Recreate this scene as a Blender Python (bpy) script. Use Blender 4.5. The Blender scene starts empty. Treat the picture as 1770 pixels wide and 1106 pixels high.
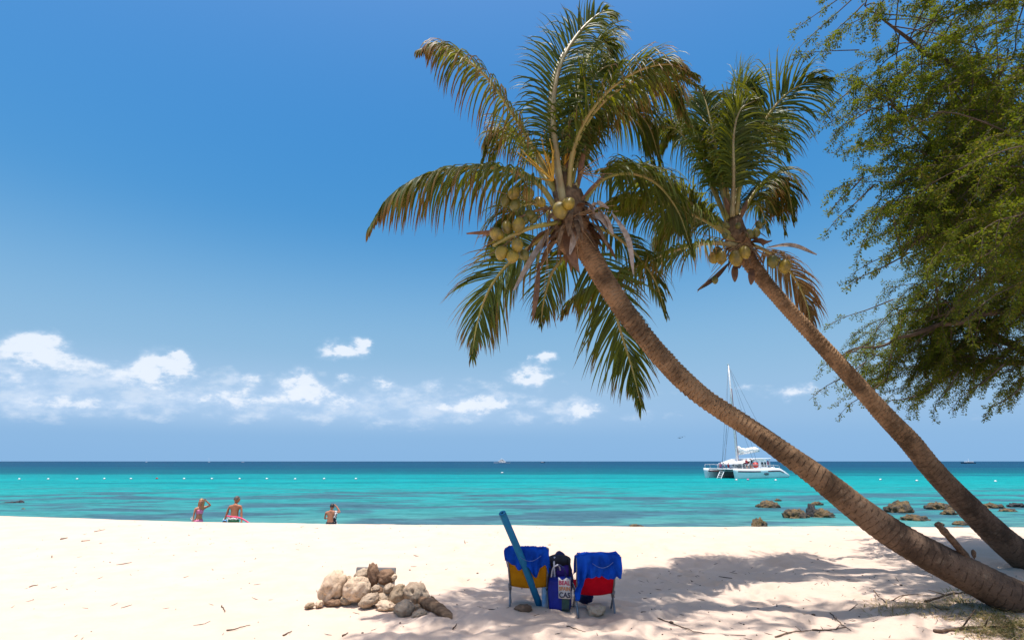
import bpy, bmesh, math, random
import numpy as np
from mathutils import Vector, Matrix, noise as mnoise

random.seed(7)
np.random.seed(7)
R = math.radians
scene = bpy.context.scene
COL = scene.collection

# ------------------------------------------------------------------ camera
F = 983.0                       # focal length in photo pixels (20 mm on 36 mm)
PITCH = math.atan(244.0 / F)
EYE = Vector((0.0, 0.0, 1.6))
cam_d = bpy.data.cameras.new('camera')
cam_d.sensor_width = 36.0
cam_d.lens = 36.0 * F / 1770.0
cam_d.clip_start = 0.05
cam_d.clip_end = 60000.0
cam = bpy.data.objects.new('camera', cam_d)
cam.location = EYE
cam.rotation_euler = (R(90) + PITCH, 0, 0)
COL.objects.link(cam)
scene.camera = cam

# ------------------------------------------------------------------ world, sun, exposure
SUN_TO = Vector((-0.02, -0.10, 1.0)).normalized()      # direction towards the sun
SKY_STRENGTH = 0.128
SUN_STRENGTH = 5.0
EXPOSURE = 0.3

scene.view_settings.view_transform = 'Standard'
scene.view_settings.look = 'None'
scene.view_settings.gamma = 1.0
scene.view_settings.exposure = EXPOSURE
scene.view_settings.use_curve_mapping = False

sun_d = bpy.data.lights.new('sun', 'SUN')
sun_d.energy = SUN_STRENGTH
sun_d.angle = R(0.53)
sun_d.color = (1.0, 0.955, 0.925)
sun = bpy.data.objects.new('sun', sun_d)
sun.rotation_euler = SUN_TO.to_track_quat('Z', 'Y').to_euler()
sun.location = (0, -10, 40)
COL.objects.link(sun)

CP, SP = math.cos(PITCH), math.sin(PITCH)


def pray(px, py):
    u, v = px - 885.0, 553.0 - py
    return Vector((u, F * CP - v * SP, F * SP + v * CP))


def at(px, py, Y):
    """world point that the photo shows at (px, py), at distance Y from the camera plane"""
    d = pray(px, py)
    return EYE + d * (Y / d.y)


def project(p):
    d = Vector(p) - EYE
    w = d.y * CP + d.z * SP
    if w <= 0.05:
        return None
    v = -d.y * SP + d.z * CP
    return 885 + F * d.x / w, 553 - F * v / w


class NT:
    """small wrapper for building node trees"""
    def __init__(s, tree):
        s.t = tree
        s.n = tree.nodes
        s.l = tree.links

    def new(s, kind, **kw):
        n = s.n.new(kind)
        for k, v in kw.items():
            setattr(n, k, v)
        return n

    def put(s, sock, val):
        if val is None:
            return
        if isinstance(val, bpy.types.NodeSocket):
            s.l.new(val, sock)
        else:
            if isinstance(val, tuple) and len(val) == 3 and sock.type == 'RGBA':
                val = val + (1.0,)
            sock.default_value = val

    def m(s, op, a, b=None, c=None, clamp=False):
        n = s.new('ShaderNodeMath', operation=op)
        n.use_clamp = clamp
        for i, v in enumerate((a, b, c)):
            s.put(n.inputs[i], v)
        return n.outputs[0]

    def vm(s, op, a, b=None, scale=None):
        n = s.new('ShaderNodeVectorMath', operation=op)
        s.put(n.inputs[0], a)
        if b is not None:
            s.put(n.inputs[1], b)
        if scale is not None:
            s.put(n.inputs['Scale'], scale)
        return n.outputs[0]

    def xyz(s, x, y, z=0.0):
        n = s.new('ShaderNodeCombineXYZ')
        for i, v in enumerate((x, y, z)):
            s.put(n.inputs[i], v)
        return n.outputs[0]

    def sep(s, v):
        n = s.new('ShaderNodeSeparateXYZ')
        s.put(n.inputs[0], v)
        return n.outputs

    def noise(s, vec, scale, detail=4.0, rough=0.55, dist=0.0, out='Fac'):
        n = s.new('ShaderNodeTexNoise')
        s.put(n.inputs['Vector'], vec)
        n.inputs['Scale'].default_value = scale
        n.inputs['Detail'].default_value = detail
        n.inputs['Roughness'].default_value = rough
        n.inputs['Distortion'].default_value = dist
        return n.outputs[out]

    def step(s, v, lo, hi):
        n = s.new('ShaderNodeMapRange', interpolation_type='SMOOTHSTEP')
        s.put(n.inputs[0], v)
        n.inputs[1].default_value = lo
        n.inputs[2].default_value = hi
        return n.outputs[0]

    def mix(s, fac, a, b, blend='MIX'):
        n = s.new('ShaderNodeMix', data_type='RGBA', blend_type=blend)
        s.put(n.inputs[0], fac)
        s.put(n.inputs[6], a)
        s.put(n.inputs[7], b)
        return n.outputs[2]

    def ramp(s, fac, stops):
        n = s.new('ShaderNodeValToRGB')
        e = n.color_ramp.elements
        while len(e) < len(stops):
            e.new(0.5)
        for i, (p, c) in enumerate(stops):
            e[i].position = p
            e[i].color = (c[0], c[1], c[2], 1.0)
        s.put(n.inputs[0], fac)
        return n.outputs[0]

    def bump(s, h, strength, dist, normal=None):
        n = s.new('ShaderNodeBump')
        n.inputs['Strength'].default_value = strength
        n.inputs['Distance'].default_value = dist
        s.put(n.inputs['Height'], h)
        if normal is not None:
            s.put(n.inputs['Normal'], normal)
        return n.outputs[0]


world = bpy.data.worlds.new('World')
scene.world = world
world.use_nodes = True
W = NT(world.node_tree)
for n in list(W.n):
    W.n.remove(n)
sky = W.new('ShaderNodeTexSky', sky_type='NISHITA')
sky.sun_disc = False
sky.sun_elevation = math.asin(SUN_TO.z)
sky.sun_rotation = math.atan2(SUN_TO.x, SUN_TO.y)
sky.altitude = 0.0
sky.air_density = 1.4
sky.dust_density = 4.0
sky.ozone_density = 1.6
hs = W.new('ShaderNodeHueSaturation')
hs.inputs['Hue'].default_value = 0.497
hs.inputs['Saturation'].default_value = 1.76
hs.inputs['Value'].default_value = 1.0
W.l.new(sky.outputs[0], hs.inputs['Color'])
# clouds: functions of the view direction's azimuth and elevation
wd = W.sep(W.vm('NORMALIZE', W.new('ShaderNodeTexCoord').outputs['Generated']))
az = W.m('ARCTAN2', wd[0], wd[1])
el = W.m('ARCSINE', wd[2])
wvec = W.xyz(W.m('MULTIPLY', wd[0], 1.0), wd[1], W.m('MULTIPLY', wd[2], 1.8))
warp = W.noise(wvec, 13.0, 6.0, 0.62, out='Color')
ws = W.sep(W.vm('SUBTRACT', warp, (0.5, 0.5, 0.5)))
azw = W.m('MULTIPLY_ADD', ws[0], 0.10, az)
elw = W.m('MULTIPLY_ADD', ws[1], 0.05, el)


def cloud_sum(blobs, azs, els):
    tot = None
    for (px, py, rw, rh, amp) in blobs:
        d = pray(px, py)
        a0 = math.atan2(d.x, d.y)
        e0 = math.atan2(d.z, math.hypot(d.x, d.y))
        ra, re = rw / 1000.0, rh / 1000.0
        da = W.m('MULTIPLY', W.m('SUBTRACT', azs, a0), 1.0 / ra)
        de = W.m('MULTIPLY', W.m('SUBTRACT', els, e0), 1.0 / re)
        q = W.m('ADD', W.m('MULTIPLY', da, da), W.m('MULTIPLY', de, de))
        g = W.m('MULTIPLY', W.m('POWER', 2.718, W.m('MULTIPLY', q, -1.0)), amp)
        tot = g if tot is None else W.m('ADD', tot, g)
    return tot


CUMULUS = [
    (62, 596, 30, 17, 1.0), (35, 620, 50, 18, .5), (105, 625, 40, 13, .45),
    (280, 632, 38, 20, 1.0), (320, 622, 20, 13, .9), (262, 655, 40, 15, .45),
    (425, 655, 24, 13, .65), (400, 680, 50, 13, .5),
    (520, 662, 30, 22, 1.0), (545, 685, 40, 12, .55),
    (592, 605, 38, 16, 1.25), (628, 595, 12, 12, .8),
    (602, 655, 18, 12, .7), (662, 660, 16, 13, .8), (700, 672, 26, 12, .5),
    (745, 668, 18, 11, .65), (940, 620, 20, 11, 1.0), (918, 650, 38, 15, .95), (908, 624, 9, 8, .6),
    (820, 698, 48, 14, .95), (868, 702, 24, 12, .7), (1008, 708, 40, 14, .95), (935, 695, 14, 9, .5),
    (170, 650, 60, 14, .45), (350, 690, 70, 13, .5), (470, 690, 40, 12, .5), (640, 690, 50, 12, .5), (760, 700, 40, 12, .5), (20, 660, 60, 14, .5), (200, 700, 80, 12, .4), (1375, 680, 40, 12, .75), (1298, 666, 18, 7, .5), (80, 700, 60, 12, .5), (590, 700, 30, 14, .5), (1110, 722, 36, 10, .35),
]
cs = cloud_sum(CUMULUS, azw, elw)
fine = W.noise(wvec, 36.0, 6.0, 0.62)
cden = W.m('MULTIPLY', cs, W.m('MULTIPLY_ADD', fine, 2.6, -0.3))
cmask = W.step(cden, 0.12, 0.95)
# hazy blue air low over the sea, the same all round
hz = W.step(el, 0.42, 0.02)
base_sky = W.mix(W.m('MULTIPLY', hz, 0.92), hs.outputs[0], (1.75, 3.25, 5.25))
# soft bank of hazy cloud above the horizon, all the way round
bvec = W.xyz(wd[0], wd[1], W.m('MULTIPLY', wd[2], 2.1))
bank_n = W.noise(bvec, 15.0, 9.0, 0.60)
bank_b = W.noise(W.xyz(wd[0], wd[1], W.m('MULTIPLY', wd[2], 5.0)), 4.0, 3.0, 0.5)
bank_h = W.m('MULTIPLY', W.step(el, 0.035, 0.08), W.m('SUBTRACT', 1.0, W.step(el, 0.085, 0.185)))
side = W.m('MULTIPLY_ADD', W.step(wd[0], 0.40, -0.20), 0.70, 0.30)
bcov = W.m('ADD', W.m('MULTIPLY', bank_n, 0.62), W.m('ADD', W.m('MULTIPLY', bank_b, 0.25), W.m('MULTIPLY', W.m('MULTIPLY', bank_h, side), 0.30)))
bmask = W.m('MULTIPLY', W.step(bcov, 0.58, 0.76), W.m('MULTIPLY', W.m('MINIMUM', W.m('MULTIPLY', bank_h, 3.0), 1.0), 0.60))
bcol = W.mix(W.step(bank_n, 0.42, 0.66), (2.9, 4.1, 5.7), (4.9, 5.5, 6.35))
veil = W.mix(W.m('MULTIPLY', W.m('MULTIPLY', bank_h, side), 0.45), base_sky, (3.2, 4.3, 5.8))
skycol = W.mix(bmask, veil, bcol)
shade = W.step(W.m('MULTIPLY_ADD', fine, 0.5, W.m('MULTIPLY', cmask, 0.6)), 0.35, 0.85)
ccol = W.mix(shade, (3.7, 4.7, 6.1), (5.6, 6.0, 6.6))
skycol = W.mix(W.m('MULTIPLY', cmask, 0.88), skycol, ccol)
bg = W.new('ShaderNodeBackground')
bg.inputs['Strength'].default_value = SKY_STRENGTH
W.l.new(skycol, bg.inputs['Color'])
wo = W.new('ShaderNodeOutputWorld')
W.l.new(bg.outputs[0], wo.inputs['Surface'])

# ------------------------------------------------------------------ helpers
def srgb(r, g, b):
    def c(x):
        x /= 255.0
        return x / 12.92 if x <= 0.04045 else ((x + 0.055) / 1.055) ** 2.4
    return (c(r), c(g), c(b))


def tag(o, label=None, cat=None, group=None, kind=None):
    if label:
        o['label'] = label
    if cat:
        o['category'] = cat
    if group:
        o['group'] = group
    if kind:
        o['kind'] = kind
    return o


def empty(name, loc=(0, 0, 0), rz=0.0):
    o = bpy.data.objects.new(name, None)
    o.empty_display_size = 0.1
    o.location = loc
    o.rotation_euler = (0, 0, rz)
    COL.objects.link(o)
    return o


def wloc(o):
    v = Vector((0, 0, 0))
    while o is not None:
        v += o.location
        o = o.parent
    return v


def mesh_obj(name, verts, faces, mats, parent=None, smooth=True, local=False, origin=None, mi=None, attrs=None):
    """verts in world space unless local; the child of an unrotated parent is shifted to the parent's frame"""
    me = bpy.data.meshes.new(name)
    va = np.array(verts, dtype=np.float64).reshape(-1, 3)
    off = Vector((0, 0, 0))
    if not local:
        if parent is not None:
            off = wloc(parent)
        elif origin is not None:
            off = Vector(origin)
        va = va - np.array(off)
    me.from_pydata(va.tolist(), [], faces)
    if not isinstance(mats, (list, tuple)):
        mats = [mats]
    for m_ in mats:
        me.materials.append(m_)
    if mi is not None:
        me.polygons.foreach_set('material_index', np.array(mi, dtype=np.int32))
    if smooth:
        me.polygons.foreach_set('use_smooth', np.ones(len(me.polygons), dtype=bool))
    if attrs:
        for k, a in attrs.items():
            at_ = me.attributes.new(k, 'FLOAT', 'POINT')
            at_.data.foreach_set('value', np.array(a, dtype=np.float32))
    me.update()
    o = bpy.data.objects.new(name, me)
    COL.objects.link(o)
    if parent is not None:
        o.parent = parent
    elif not local and origin is not None:
        o.location = off
    return o


class MB:
    def __init__(s):
        s.v, s.f, s.mi = [], [], []

    def add(s, v, f, mi=0):
        o = len(s.v)
        s.v += [tuple(p) for p in v]
        s.f += [tuple(i + o for i in q) for q in f]
        s.mi += [mi] * len(f)
        return s

    def build(s, name, mats, parent=None, **kw):
        return mesh_obj(name, s.v, s.f, mats, parent, mi=s.mi, **kw)


def box(c, d, rot=None, bev=0.0):
    """box with slightly bevelled edges; centre c, full size d"""
    bm = bmesh.new()
    bmesh.ops.create_cube(bm, size=1.0)
    for v in bm.verts:
        v.co = Vector((v.co.x * d[0], v.co.y * d[1], v.co.z * d[2]))
    if bev > 0:
        bmesh.ops.bevel(bm, geom=list(bm.edges), offset=bev, segments=2, affect='EDGES', profile=0.5)
    M_ = Matrix.Translation(Vector(c))
    if rot is not None:
        M_ = M_ @ rot.to_4x4()
    vs = [M_ @ v.co for v in bm.verts]
    bm.verts.index_update()
    fs = [[v.index for v in f.verts] for f in bm.faces]
    bm.free()
    return vs, fs


def spline(pts, n):
    """Catmull-Rom through pts, n samples"""
    P = [Vector(p) for p in pts]
    P = [P[0] * 2 - P[1]] + P + [P[-1] * 2 - P[-2]]
    out = []
    k = len(P) - 3
    for i in range(n):
        t = i / (n - 1) * k
        j = min(int(t), k - 1)
        u = t - j
        a, b, c, d = P[j:j + 4]
        out.append(0.5 * ((2 * b) + (c - a) * u + (2 * a - 5 * b + 4 * c - d) * u * u + (3 * b - a - 3 * c + d) * u ** 3))
    return out


def tube(path, rad, sides=8, cap=True):
    """tube along path; rad a number, a list, or f(i, t)"""
    n = len(path)
    v, f = [], []
    up = None
    for i, p in enumerate(path):
        T = (path[min(i + 1, n - 1)] - path[max(i - 1, 0)])
        T = T.normalized() if T.length > 1e-9 else Vector((0, 0, 1))
        if up is None:
            up = Vector((0, 0, 1)) if abs(T.z) < 0.9 else Vector((0, 1, 0))
        A = (up - T * up.dot(T)).normalized()
        up = A
        B = T.cross(A)
        r = rad if isinstance(rad, (int, float)) else rad[i]
        for k in range(sides):
            a = 2 * math.pi * k / sides
            v.append(p + (A * math.cos(a) + B * math.sin(a)) * r)
    for i in range(n - 1):
        for k in range(sides):
            k2 = (k + 1) % sides
            f.append((i * sides + k, i * sides + k2, (i + 1) * sides + k2, (i + 1) * sides + k))
    if cap:
        f.append(tuple(range(sides - 1, -1, -1)))
        f.append(tuple(range((n - 1) * sides, n * sides)))
    return v, f


def bar(a, b, r, sides=8):
    return tube([Vector(a), Vector(b)], r, sides)


_ICO = {}


def ico(sub):
    if sub not in _ICO:
        bm = bmesh.new()
        bmesh.ops.create_icosphere(bm, subdivisions=sub, radius=1.0)
        bm.verts.index_update()
        _ICO[sub] = ([v.co.copy() for v in bm.verts], [tuple(v.index for v in f.verts) for f in bm.faces])
        bm.free()
    return _ICO[sub]


def blob(c, r, sub=3, amp=0.0, sc=1.0, seed=0.0, rot=None, fn=None):
    V, Fc = ico(sub)
    o = Vector((seed * 7.3, seed * 3.1, seed * 5.7))
    out = []
    for p in V:
        k = 1.0
        if amp:
            k += amp * mnoise.fractal(p * sc + o, 0.9, 2.1, 4)
        q = Vector((p.x * r[0] * k, p.y * r[1] * k, p.z * r[2] * k))
        if fn:
            q = fn(q, p)
        if rot is not None:
            q = rot @ q
        out.append(q + Vector(c))
    return out, [tuple(t) for t in Fc]


def rot_euler(x, y, z):
    return (Matrix.Rotation(R(z), 3, 'Z') @ Matrix.Rotation(R(y), 3, 'Y') @ Matrix.Rotation(R(x), 3, 'X'))


# numpy value noise
def _h(ix, iy, s):
    n = (ix * 374761393 + iy * 668265263 + s * 1442695041) & 0x7fffffff
    n = ((n ^ (n >> 13)) * 1274126177) & 0x7fffffff
    return ((n ^ (n >> 16)) & 0xffff) / 65535.0


def vnoise(x, y, s=0):
    x = np.asarray(x, float)
    y = np.asarray(y, float)
    ix = np.floor(x).astype(np.int64)
    iy = np.floor(y).astype(np.int64)
    fx, fy = x - ix, y - iy
    fx = fx * fx * fx * (fx * (fx * 6 - 15) + 10)
    fy = fy * fy * fy * (fy * (fy * 6 - 15) + 10)
    a, b = _h(ix, iy, s), _h(ix + 1, iy, s)
    c, d = _h(ix, iy + 1, s), _h(ix + 1, iy + 1, s)
    return (a * (1 - fx) + b * fx) * (1 - fy) + (c * (1 - fx) + d * fx) * fy - 0.5


def sstep(lo, hi, x):
    t = np.clip((x - lo) / (hi - lo), 0, 1)
    return t * t * (3 - 2 * t)


# ------------------------------------------------------------------ materials
def principled(name):
    m_ = bpy.data.materials.new(name)
    m_.use_nodes = True
    t = NT(m_.node_tree)
    b = t.n['Principled BSDF']
    return m_, t, b


def M(name, c1, c2=None, scale=8.0, rough=0.6, bump=0.0, bscale=40.0, spec=0.5, detail=5.0, lo=0.35, hi=0.65, stretch=None, metal=0.0, bdist=0.01):
    m_, t, b = principled(name)
    co = t.new('ShaderNodeTexCoord').outputs['Object']
    if stretch:
        co = t.vm('MULTIPLY', co, stretch)
    if c2 is None:
        c2 = tuple(x * 0.75 for x in c1)
    fac = t.step(t.noise(co, scale, detail, 0.6), lo, hi)
    t.put(b.inputs['Base Color'], t.mix(fac, c1, c2))
    b.inputs['Roughness'].default_value = rough
    b.inputs['Specular IOR Level'].default_value = spec
    b.inputs['Metallic'].default_value = metal
    if bump:
        t.put(b.inputs['Normal'], t.bump(t.noise(co, bscale, 5.0, 0.6), bump, bdist))
    return m_


def leaf_material(name, green, back, brown, rough=0.4, trans=0.35, spec=0.35):
    """foliage: per-leaf variation and browned tips come from attributes on the mesh"""
    m_, t, b = principled(name)
    rn = t.new('ShaderNodeAttribute', attribute_name='rnd').outputs['Fac']
    tip = t.new('ShaderNodeAttribute', attribute_name='tip').outputs['Fac']
    c = t.mix(rn, tuple(x * 0.6 for x in green), tuple(x * 1.35 for x in green))
    tc = t.mix(rn, tuple(x * 0.75 for x in back), back)
    c = t.mix(tip, c, brown)
    tc = t.mix(tip, tc, tuple(x * 1.3 for x in brown))
    t.put(b.inputs['Base Color'], c)
    b.inputs['Roughness'].default_value = rough
    b.inputs['Specular IOR Level'].default_value = spec
    tr = t.new('ShaderNodeBsdfTranslucent')
    t.put(tr.inputs['Color'], tc)
    mx = t.new('ShaderNodeMixShader')
    mx.inputs[0].default_value = trans
    t.l.new(b.outputs[0], mx.inputs[1])
    t.l.new(tr.outputs[0], mx.inputs[2])
    t.l.new(mx.outputs[0], t.n['Material Output'].inputs['Surface'])
    return m_


def sand_material():
    m_, t, b = principled('sand')
    geo = t.new('ShaderNodeNewGeometry').outputs['Position']
    g = t.noise(geo, 160.0, 3.0, 0.7)
    mid = t.noise(geo, 2.2, 6.0, 0.6)
    big = t.noise(geo, 0.45, 3.0, 0.5)
    c = t.mix(t.step(mid, 0.3, 0.7), (0.60, 0.465, 0.362), (0.56, 0.425, 0.325))
    c = t.mix(t.m('MULTIPLY', t.step(g, 0.56, 0.74), 0.45), c, (0.33, 0.25, 0.19))
    c = t.mix(t.m('MULTIPLY', t.step(big, 0.5, 0.7), 0.3), c, (0.52, 0.405, 0.315))
    # wet sand near the waterline
    z = t.sep(geo)[2]
    c = t.mix(t.step(z, -0.85, -1.15), c, (0.30, 0.24, 0.19))
    t.put(b.inputs['Base Color'], c)
    b.inputs['Roughness'].default_value = 0.95
    b.inputs['Specular IOR Level'].default_value = 0.15
    h = t.m('ADD', t.m('MULTIPLY', t.noise(geo, 55.0, 5.0, 0.7), 0.35), t.m('MULTIPLY', t.noise(geo, 11.0, 5.0, 0.62), 1.0))
    t.put(b.inputs['Normal'], t.bump(h, 0.5, 0.03))
    return m_


def water_material():
    m_, t, b = principled('sea_water')
    geo = t.new('ShaderNodeNewGeometry').outputs['Position']
    s = t.sep(geo)
    inv = t.m('DIVIDE', 25.5, t.m('MAXIMUM', s[1], 20.0))         # 0 at the horizon, ~1 at the shore
    flat = t.xyz(s[0], s[1], 0.0)
    # drift of the colour zones: depth contours are not straight
    zone = t.noise(t.vm('MULTIPLY', flat, (0.012, 0.03, 1)), 1.0, 4.0, 0.55)
    zone2 = t.noise(t.vm('MULTIPLY', flat, (0.07, 0.2, 1)), 1.0, 4.0, 0.6)
    shift = t.m('ADD', t.m('MULTIPLY', t.m('SUBTRACT', zone, 0.5), 0.16), t.m('MULTIPLY', t.m('SUBTRACT', zone2, 0.5), 0.10))
    k = t.m('ADD', inv, t.m('MULTIPLY', shift, t.m('MINIMUM', t.m('MULTIPLY', inv, 4.0), 1.0)))
    c = t.ramp(k, [(0.0, (0.003, 0.036, 0.090)), (0.075, (0.002, 0.048, 0.098)), (0.13, (0.001, 0.074, 0.110)), (0.17, (0.001, 0.095, 0.120)),
                   (0.20, (0.002, 0.180, 0.195)), (0.28, (0.002, 0.225, 0.228)), (0.40, (0.008, 0.228, 0.225)),
                   (0.55, (0.022, 0.205, 0.205)), (0.78, (0.042, 0.190, 0.190)), (0.95, (0.085, 0.225, 0.205))])
    # patches of weed and reef on the bottom
    wv = t.vm('MULTIPLY', flat, (0.095, 0.24, 1))
    weed = t.noise(wv, 1.0, 5.0, 0.62, 0.4)
    wz = t.m('MULTIPLY', t.step(inv, 0.30, 0.5), t.m('SUBTRACT', 1.0, t.m('MULTIPLY', t.step(inv, 0.9, 1.1), 0.5)))
    c = t.mix(t.m('MULTIPLY', t.m('MULTIPLY', t.step(weed, 0.46, 0.57), wz), 0.88), c, (0.040, 0.095, 0.125))
    far = t.noise(t.vm('MULTIPLY', flat, (0.006, 0.045, 1)), 1.0, 3.0, 0.5)
    c = t.mix(t.m('MULTIPLY', t.m('MULTIPLY', t.step(far, 0.52, 0.62), t.step(inv, 0.42, 0.3)), 0.6), c, (0.002, 0.085, 0.125))
    # light and dark of the ripples, painted into the water colour as fine streaks
    rip = t.m('ADD', t.m('MULTIPLY', t.noise(t.vm('MULTIPLY', flat, (0.22, 0.66, 1)), 1.0, 7.0, 0.68, 0.5), 0.55), t.m('MULTIPLY', t.noise(t.vm('MULTIPLY', flat, (1.0, 2.2, 1)), 1.0, 5.0, 0.65, 0.6), 0.45))
    c = t.mix(t.m('MULTIPLY', t.step(rip, 0.48, 0.60), 0.55), c, t.vm('SCALE', c, scale=0.52))
    c = t.mix(t.m('MULTIPLY', t.step(rip, 0.50, 0.38), 0.45), c, t.vm('SCALE', c, scale=1.40))
    h1 = t.noise(t.vm('MULTIPLY', flat, (0.9, 2.4, 1)), 1.0, 6.0, 0.62, 0.3)
    h2 = t.noise(t.vm('MULTIPLY', flat, (0.12, 0.5, 1)), 1.0, 3.0, 0.5)
    h = t.m('ADD', t.m('MULTIPLY', h1, 0.35), t.m('MULTIPLY', h2, 0.8))
    nrm = t.bump(h, 0.9, 0.5)
    df = t.new('ShaderNodeBsdfDiffuse')
    t.put(df.inputs['Color'], c)
    t.put(df.inputs['Normal'], t.bump(h, 0.35, 0.5))
    gl = t.new('ShaderNodeBsdfGlossy')
    gl.inputs['Roughness'].default_value = 0.18
    t.put(gl.inputs['Normal'], nrm)
    fr = t.new('ShaderNodeFresnel')
    fr.inputs['IOR'].default_value = 1.33
    t.put(fr.inputs['Normal'], nrm)
    mx = t.new('ShaderNodeMixShader')
    t.put(mx.inputs[0], t.m('MINIMUM', fr.outputs[0], 0.11))
    t.l.new(df.outputs[0], mx.inputs[1])
    t.l.new(gl.outputs[0], mx.inputs[2])
    t.l.new(mx.outputs[0], t.n['Material Output'].inputs['Surface'])
    return m_


def trunk_material(name, ca, cb, cdark):
    m_, t, b = principled(name)
    uv = t.new('ShaderNodeAttribute', attribute_name='along').outputs['Fac']
    co = t.new('ShaderNodeTexCoord').outputs['Object']
    n1 = t.noise(co, 2.2, 6.0, 0.68)
    n2 = t.noise(co, 26.0, 5.0, 0.7)
    ph = t.new('ShaderNodeAttribute', attribute_name='ring').outputs['Fac']
    c = t.mix(t.step(uv, 0.35, 0.75), ca, cb)  # greyer lower bark, darkened further to stand in for the tree's shade
    c = t.mix(t.step(n1, 0.42, 0.62), c, t.vm('SCALE', c, scale=0.40))
    n3 = t.noise(t.vm('MULTIPLY', co, (1.0, 1.0, 1.0)), 7.0, 6.0, 0.7)
    c = t.mix(t.m('MULTIPLY', t.step(n3, 0.56, 0.70), 0.3), c, (0.36, 0.27, 0.18))
    c = t.mix(t.m('MULTIPLY', t.step(n2, 0.5, 0.7), 0.55), c, cdark)
    c = t.mix(t.m('MULTIPLY', t.step(t.m('ADD', ph, t.m('ADD', t.m('MULTIPLY', n2, 0.22), t.m('MULTIPLY', n1, 0.25))), 1.0, 1.16), 0.8), c, cdark)
    t.put(b.inputs['Base Color'], c)
    b.inputs['Roughness'].default_value = 0.9
    b.inputs['Specular IOR Level'].default_value = 0.2
    fib = t.noise(co, 60.0, 4.0, 0.7)
    t.put(b.inputs['Normal'], t.bump(t.m('ADD', fib, n2), 0.7, 0.02))
    return m_


MAT = {}
MAT['sand'] = sand_material()
MAT['water'] = water_material()
MAT['trunk1'] = trunk_material('palm_bark', (0.33, 0.195, 0.10), (0.15, 0.098, 0.066), (0.045, 0.028, 0.018))  # second colour has shade on the lower trunk painted in
MAT['frond'] = leaf_material('palm_leaflet', (0.070, 0.100, 0.017), (0.29, 0.285, 0.008), (0.21, 0.10, 0.022), 0.46, 0.34, spec=.26)
MAT['frond_dry'] = leaf_material('dry_palm_leaflet', (0.20, 0.13, 0.045), (0.34, 0.22, 0.05), (0.24, 0.13, 0.05), 0.6, 0.35)
MAT['rachis'] = M('palm_rachis', (0.26, 0.24, 0.05), (0.33, 0.24, 0.075), 5, 0.45)
MAT['rachis_pale'] = M('palm_rachis_pale', (0.36, 0.31, 0.15), (0.28, 0.2, 0.09), 5, 0.45)
MAT['coconut'] = M('coconut_husk', (0.31, 0.22, 0.022), (0.15, 0.115, 0.025), 7, 0.42, 0.15, 50)
MAT['coconut_old'] = M('coconut_husk_olive', (0.17, 0.145, 0.025), (0.10, 0.10, 0.02), 9, 0.4, 0.15, 50)
MAT['fibre'] = M('palm_fibre', (0.25, 0.155, 0.085), (0.12, 0.07, 0.04), 16, 0.9, 0.6, 60, 0.2)
MAT['spathe'] = M('dry_spathe', (0.42, 0.35, 0.29), (0.28, 0.21, 0.16), 14, 0.75, 0.4, 50, 0.3)
MAT['spathe_brown'] = M('brown_spathe', (0.22, 0.115, 0.06), (0.13, 0.07, 0.045), 14, 0.75, 0.4, 50, 0.3)
MAT['flower'] = M('palm_flower', (0.62, 0.36, 0.03), (0.5, 0.25, 0.02), 20, 0.6)
MAT['straw_stem'] = M('dry_stem', (0.36, 0.23, 0.10), (0.25, 0.13, 0.06), 20, 0.7)
MAT['leaf'] = leaf_material('thorn_tree_leaf', (0.044, 0.078, 0.008), (0.25, 0.30, 0.008), (0.22, 0.18, 0.02), 0.6, 0.34, spec=.15)
MAT['bark'] = M('thorn_tree_bark', (0.13, 0.095, 0.07), (0.07, 0.05, 0.037), 9, 0.9, 0.5, 50, 0.2)
MAT['grass'] = leaf_material('beach_grass', (0.11, 0.13, 0.03), (0.24, 0.24, 0.05), (0.40, 0.30, 0.14), 0.6, 0.3)
MAT['stick'] = M('dead_twig', (0.15, 0.095, 0.06), (0.07, 0.045, 0.03), 30, 0.9, 0.3, 80, 0.2)
MAT['debris'] = M('beach_litter', (0.10, 0.065, 0.045), (0.05, 0.04, 0.035), 30, 0.9)

# ------------------------------------------------------------------ ground, water
CREST_Y = 14.0
_cpx = [(-700, 880), (-300, 886), (0, 893), (150, 898), (300, 902.5), (450, 905), (600, 907), (900, 909.5), (1200, 912), (1450, 911), (1700, 913), (2100, 913), (2600, 913)]
_cx = np.array([at(p, q, CREST_Y).x for p, q in _cpx])
_cz = np.array([at(p, q, CREST_Y).z for p, q in _cpx])


def ground(x, y):
    x = np.asarray(x, float)
    y = np.asarray(y, float)
    zc = np.interp(x, _cx, _cz)
    up = zc * sstep(7.5, 14.0, y)
    t = np.maximum(y - CREST_Y, 0)
    zd = zc - 0.27 * (np.sqrt(t * t + 1) - 1)
    floor_ = -1.38 - 0.03 * (y - 20.0)
    z = np.where(y < CREST_Y, up, np.maximum(zd, floor_))
    z = z + 0.05 * np.exp(-(((x + 1.6) / 0.75) ** 2 + ((y - 7.25) / 0.35) ** 2))
    z = z + 0.10 * np.exp(-(((x - 5.3) / 1.2) ** 2 + ((y - 6.5) / 0.7) ** 2))
    return z


def gz(x, y):
    return float(ground(np.array([x]), np.array([y]))[0])


def on_ground(px, py):
    d = pray(px, py)
    Y = 7.0
    for _ in range(12):
        p = EYE + d * (Y / d.y)
        z = gz(p.x, Y)
        Y = (z - EYE.z) / d.z * d.y
    p = EYE + d * (Y / d.y)
    return Vector((p.x, p.y, gz(p.x, p.y)))


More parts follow.
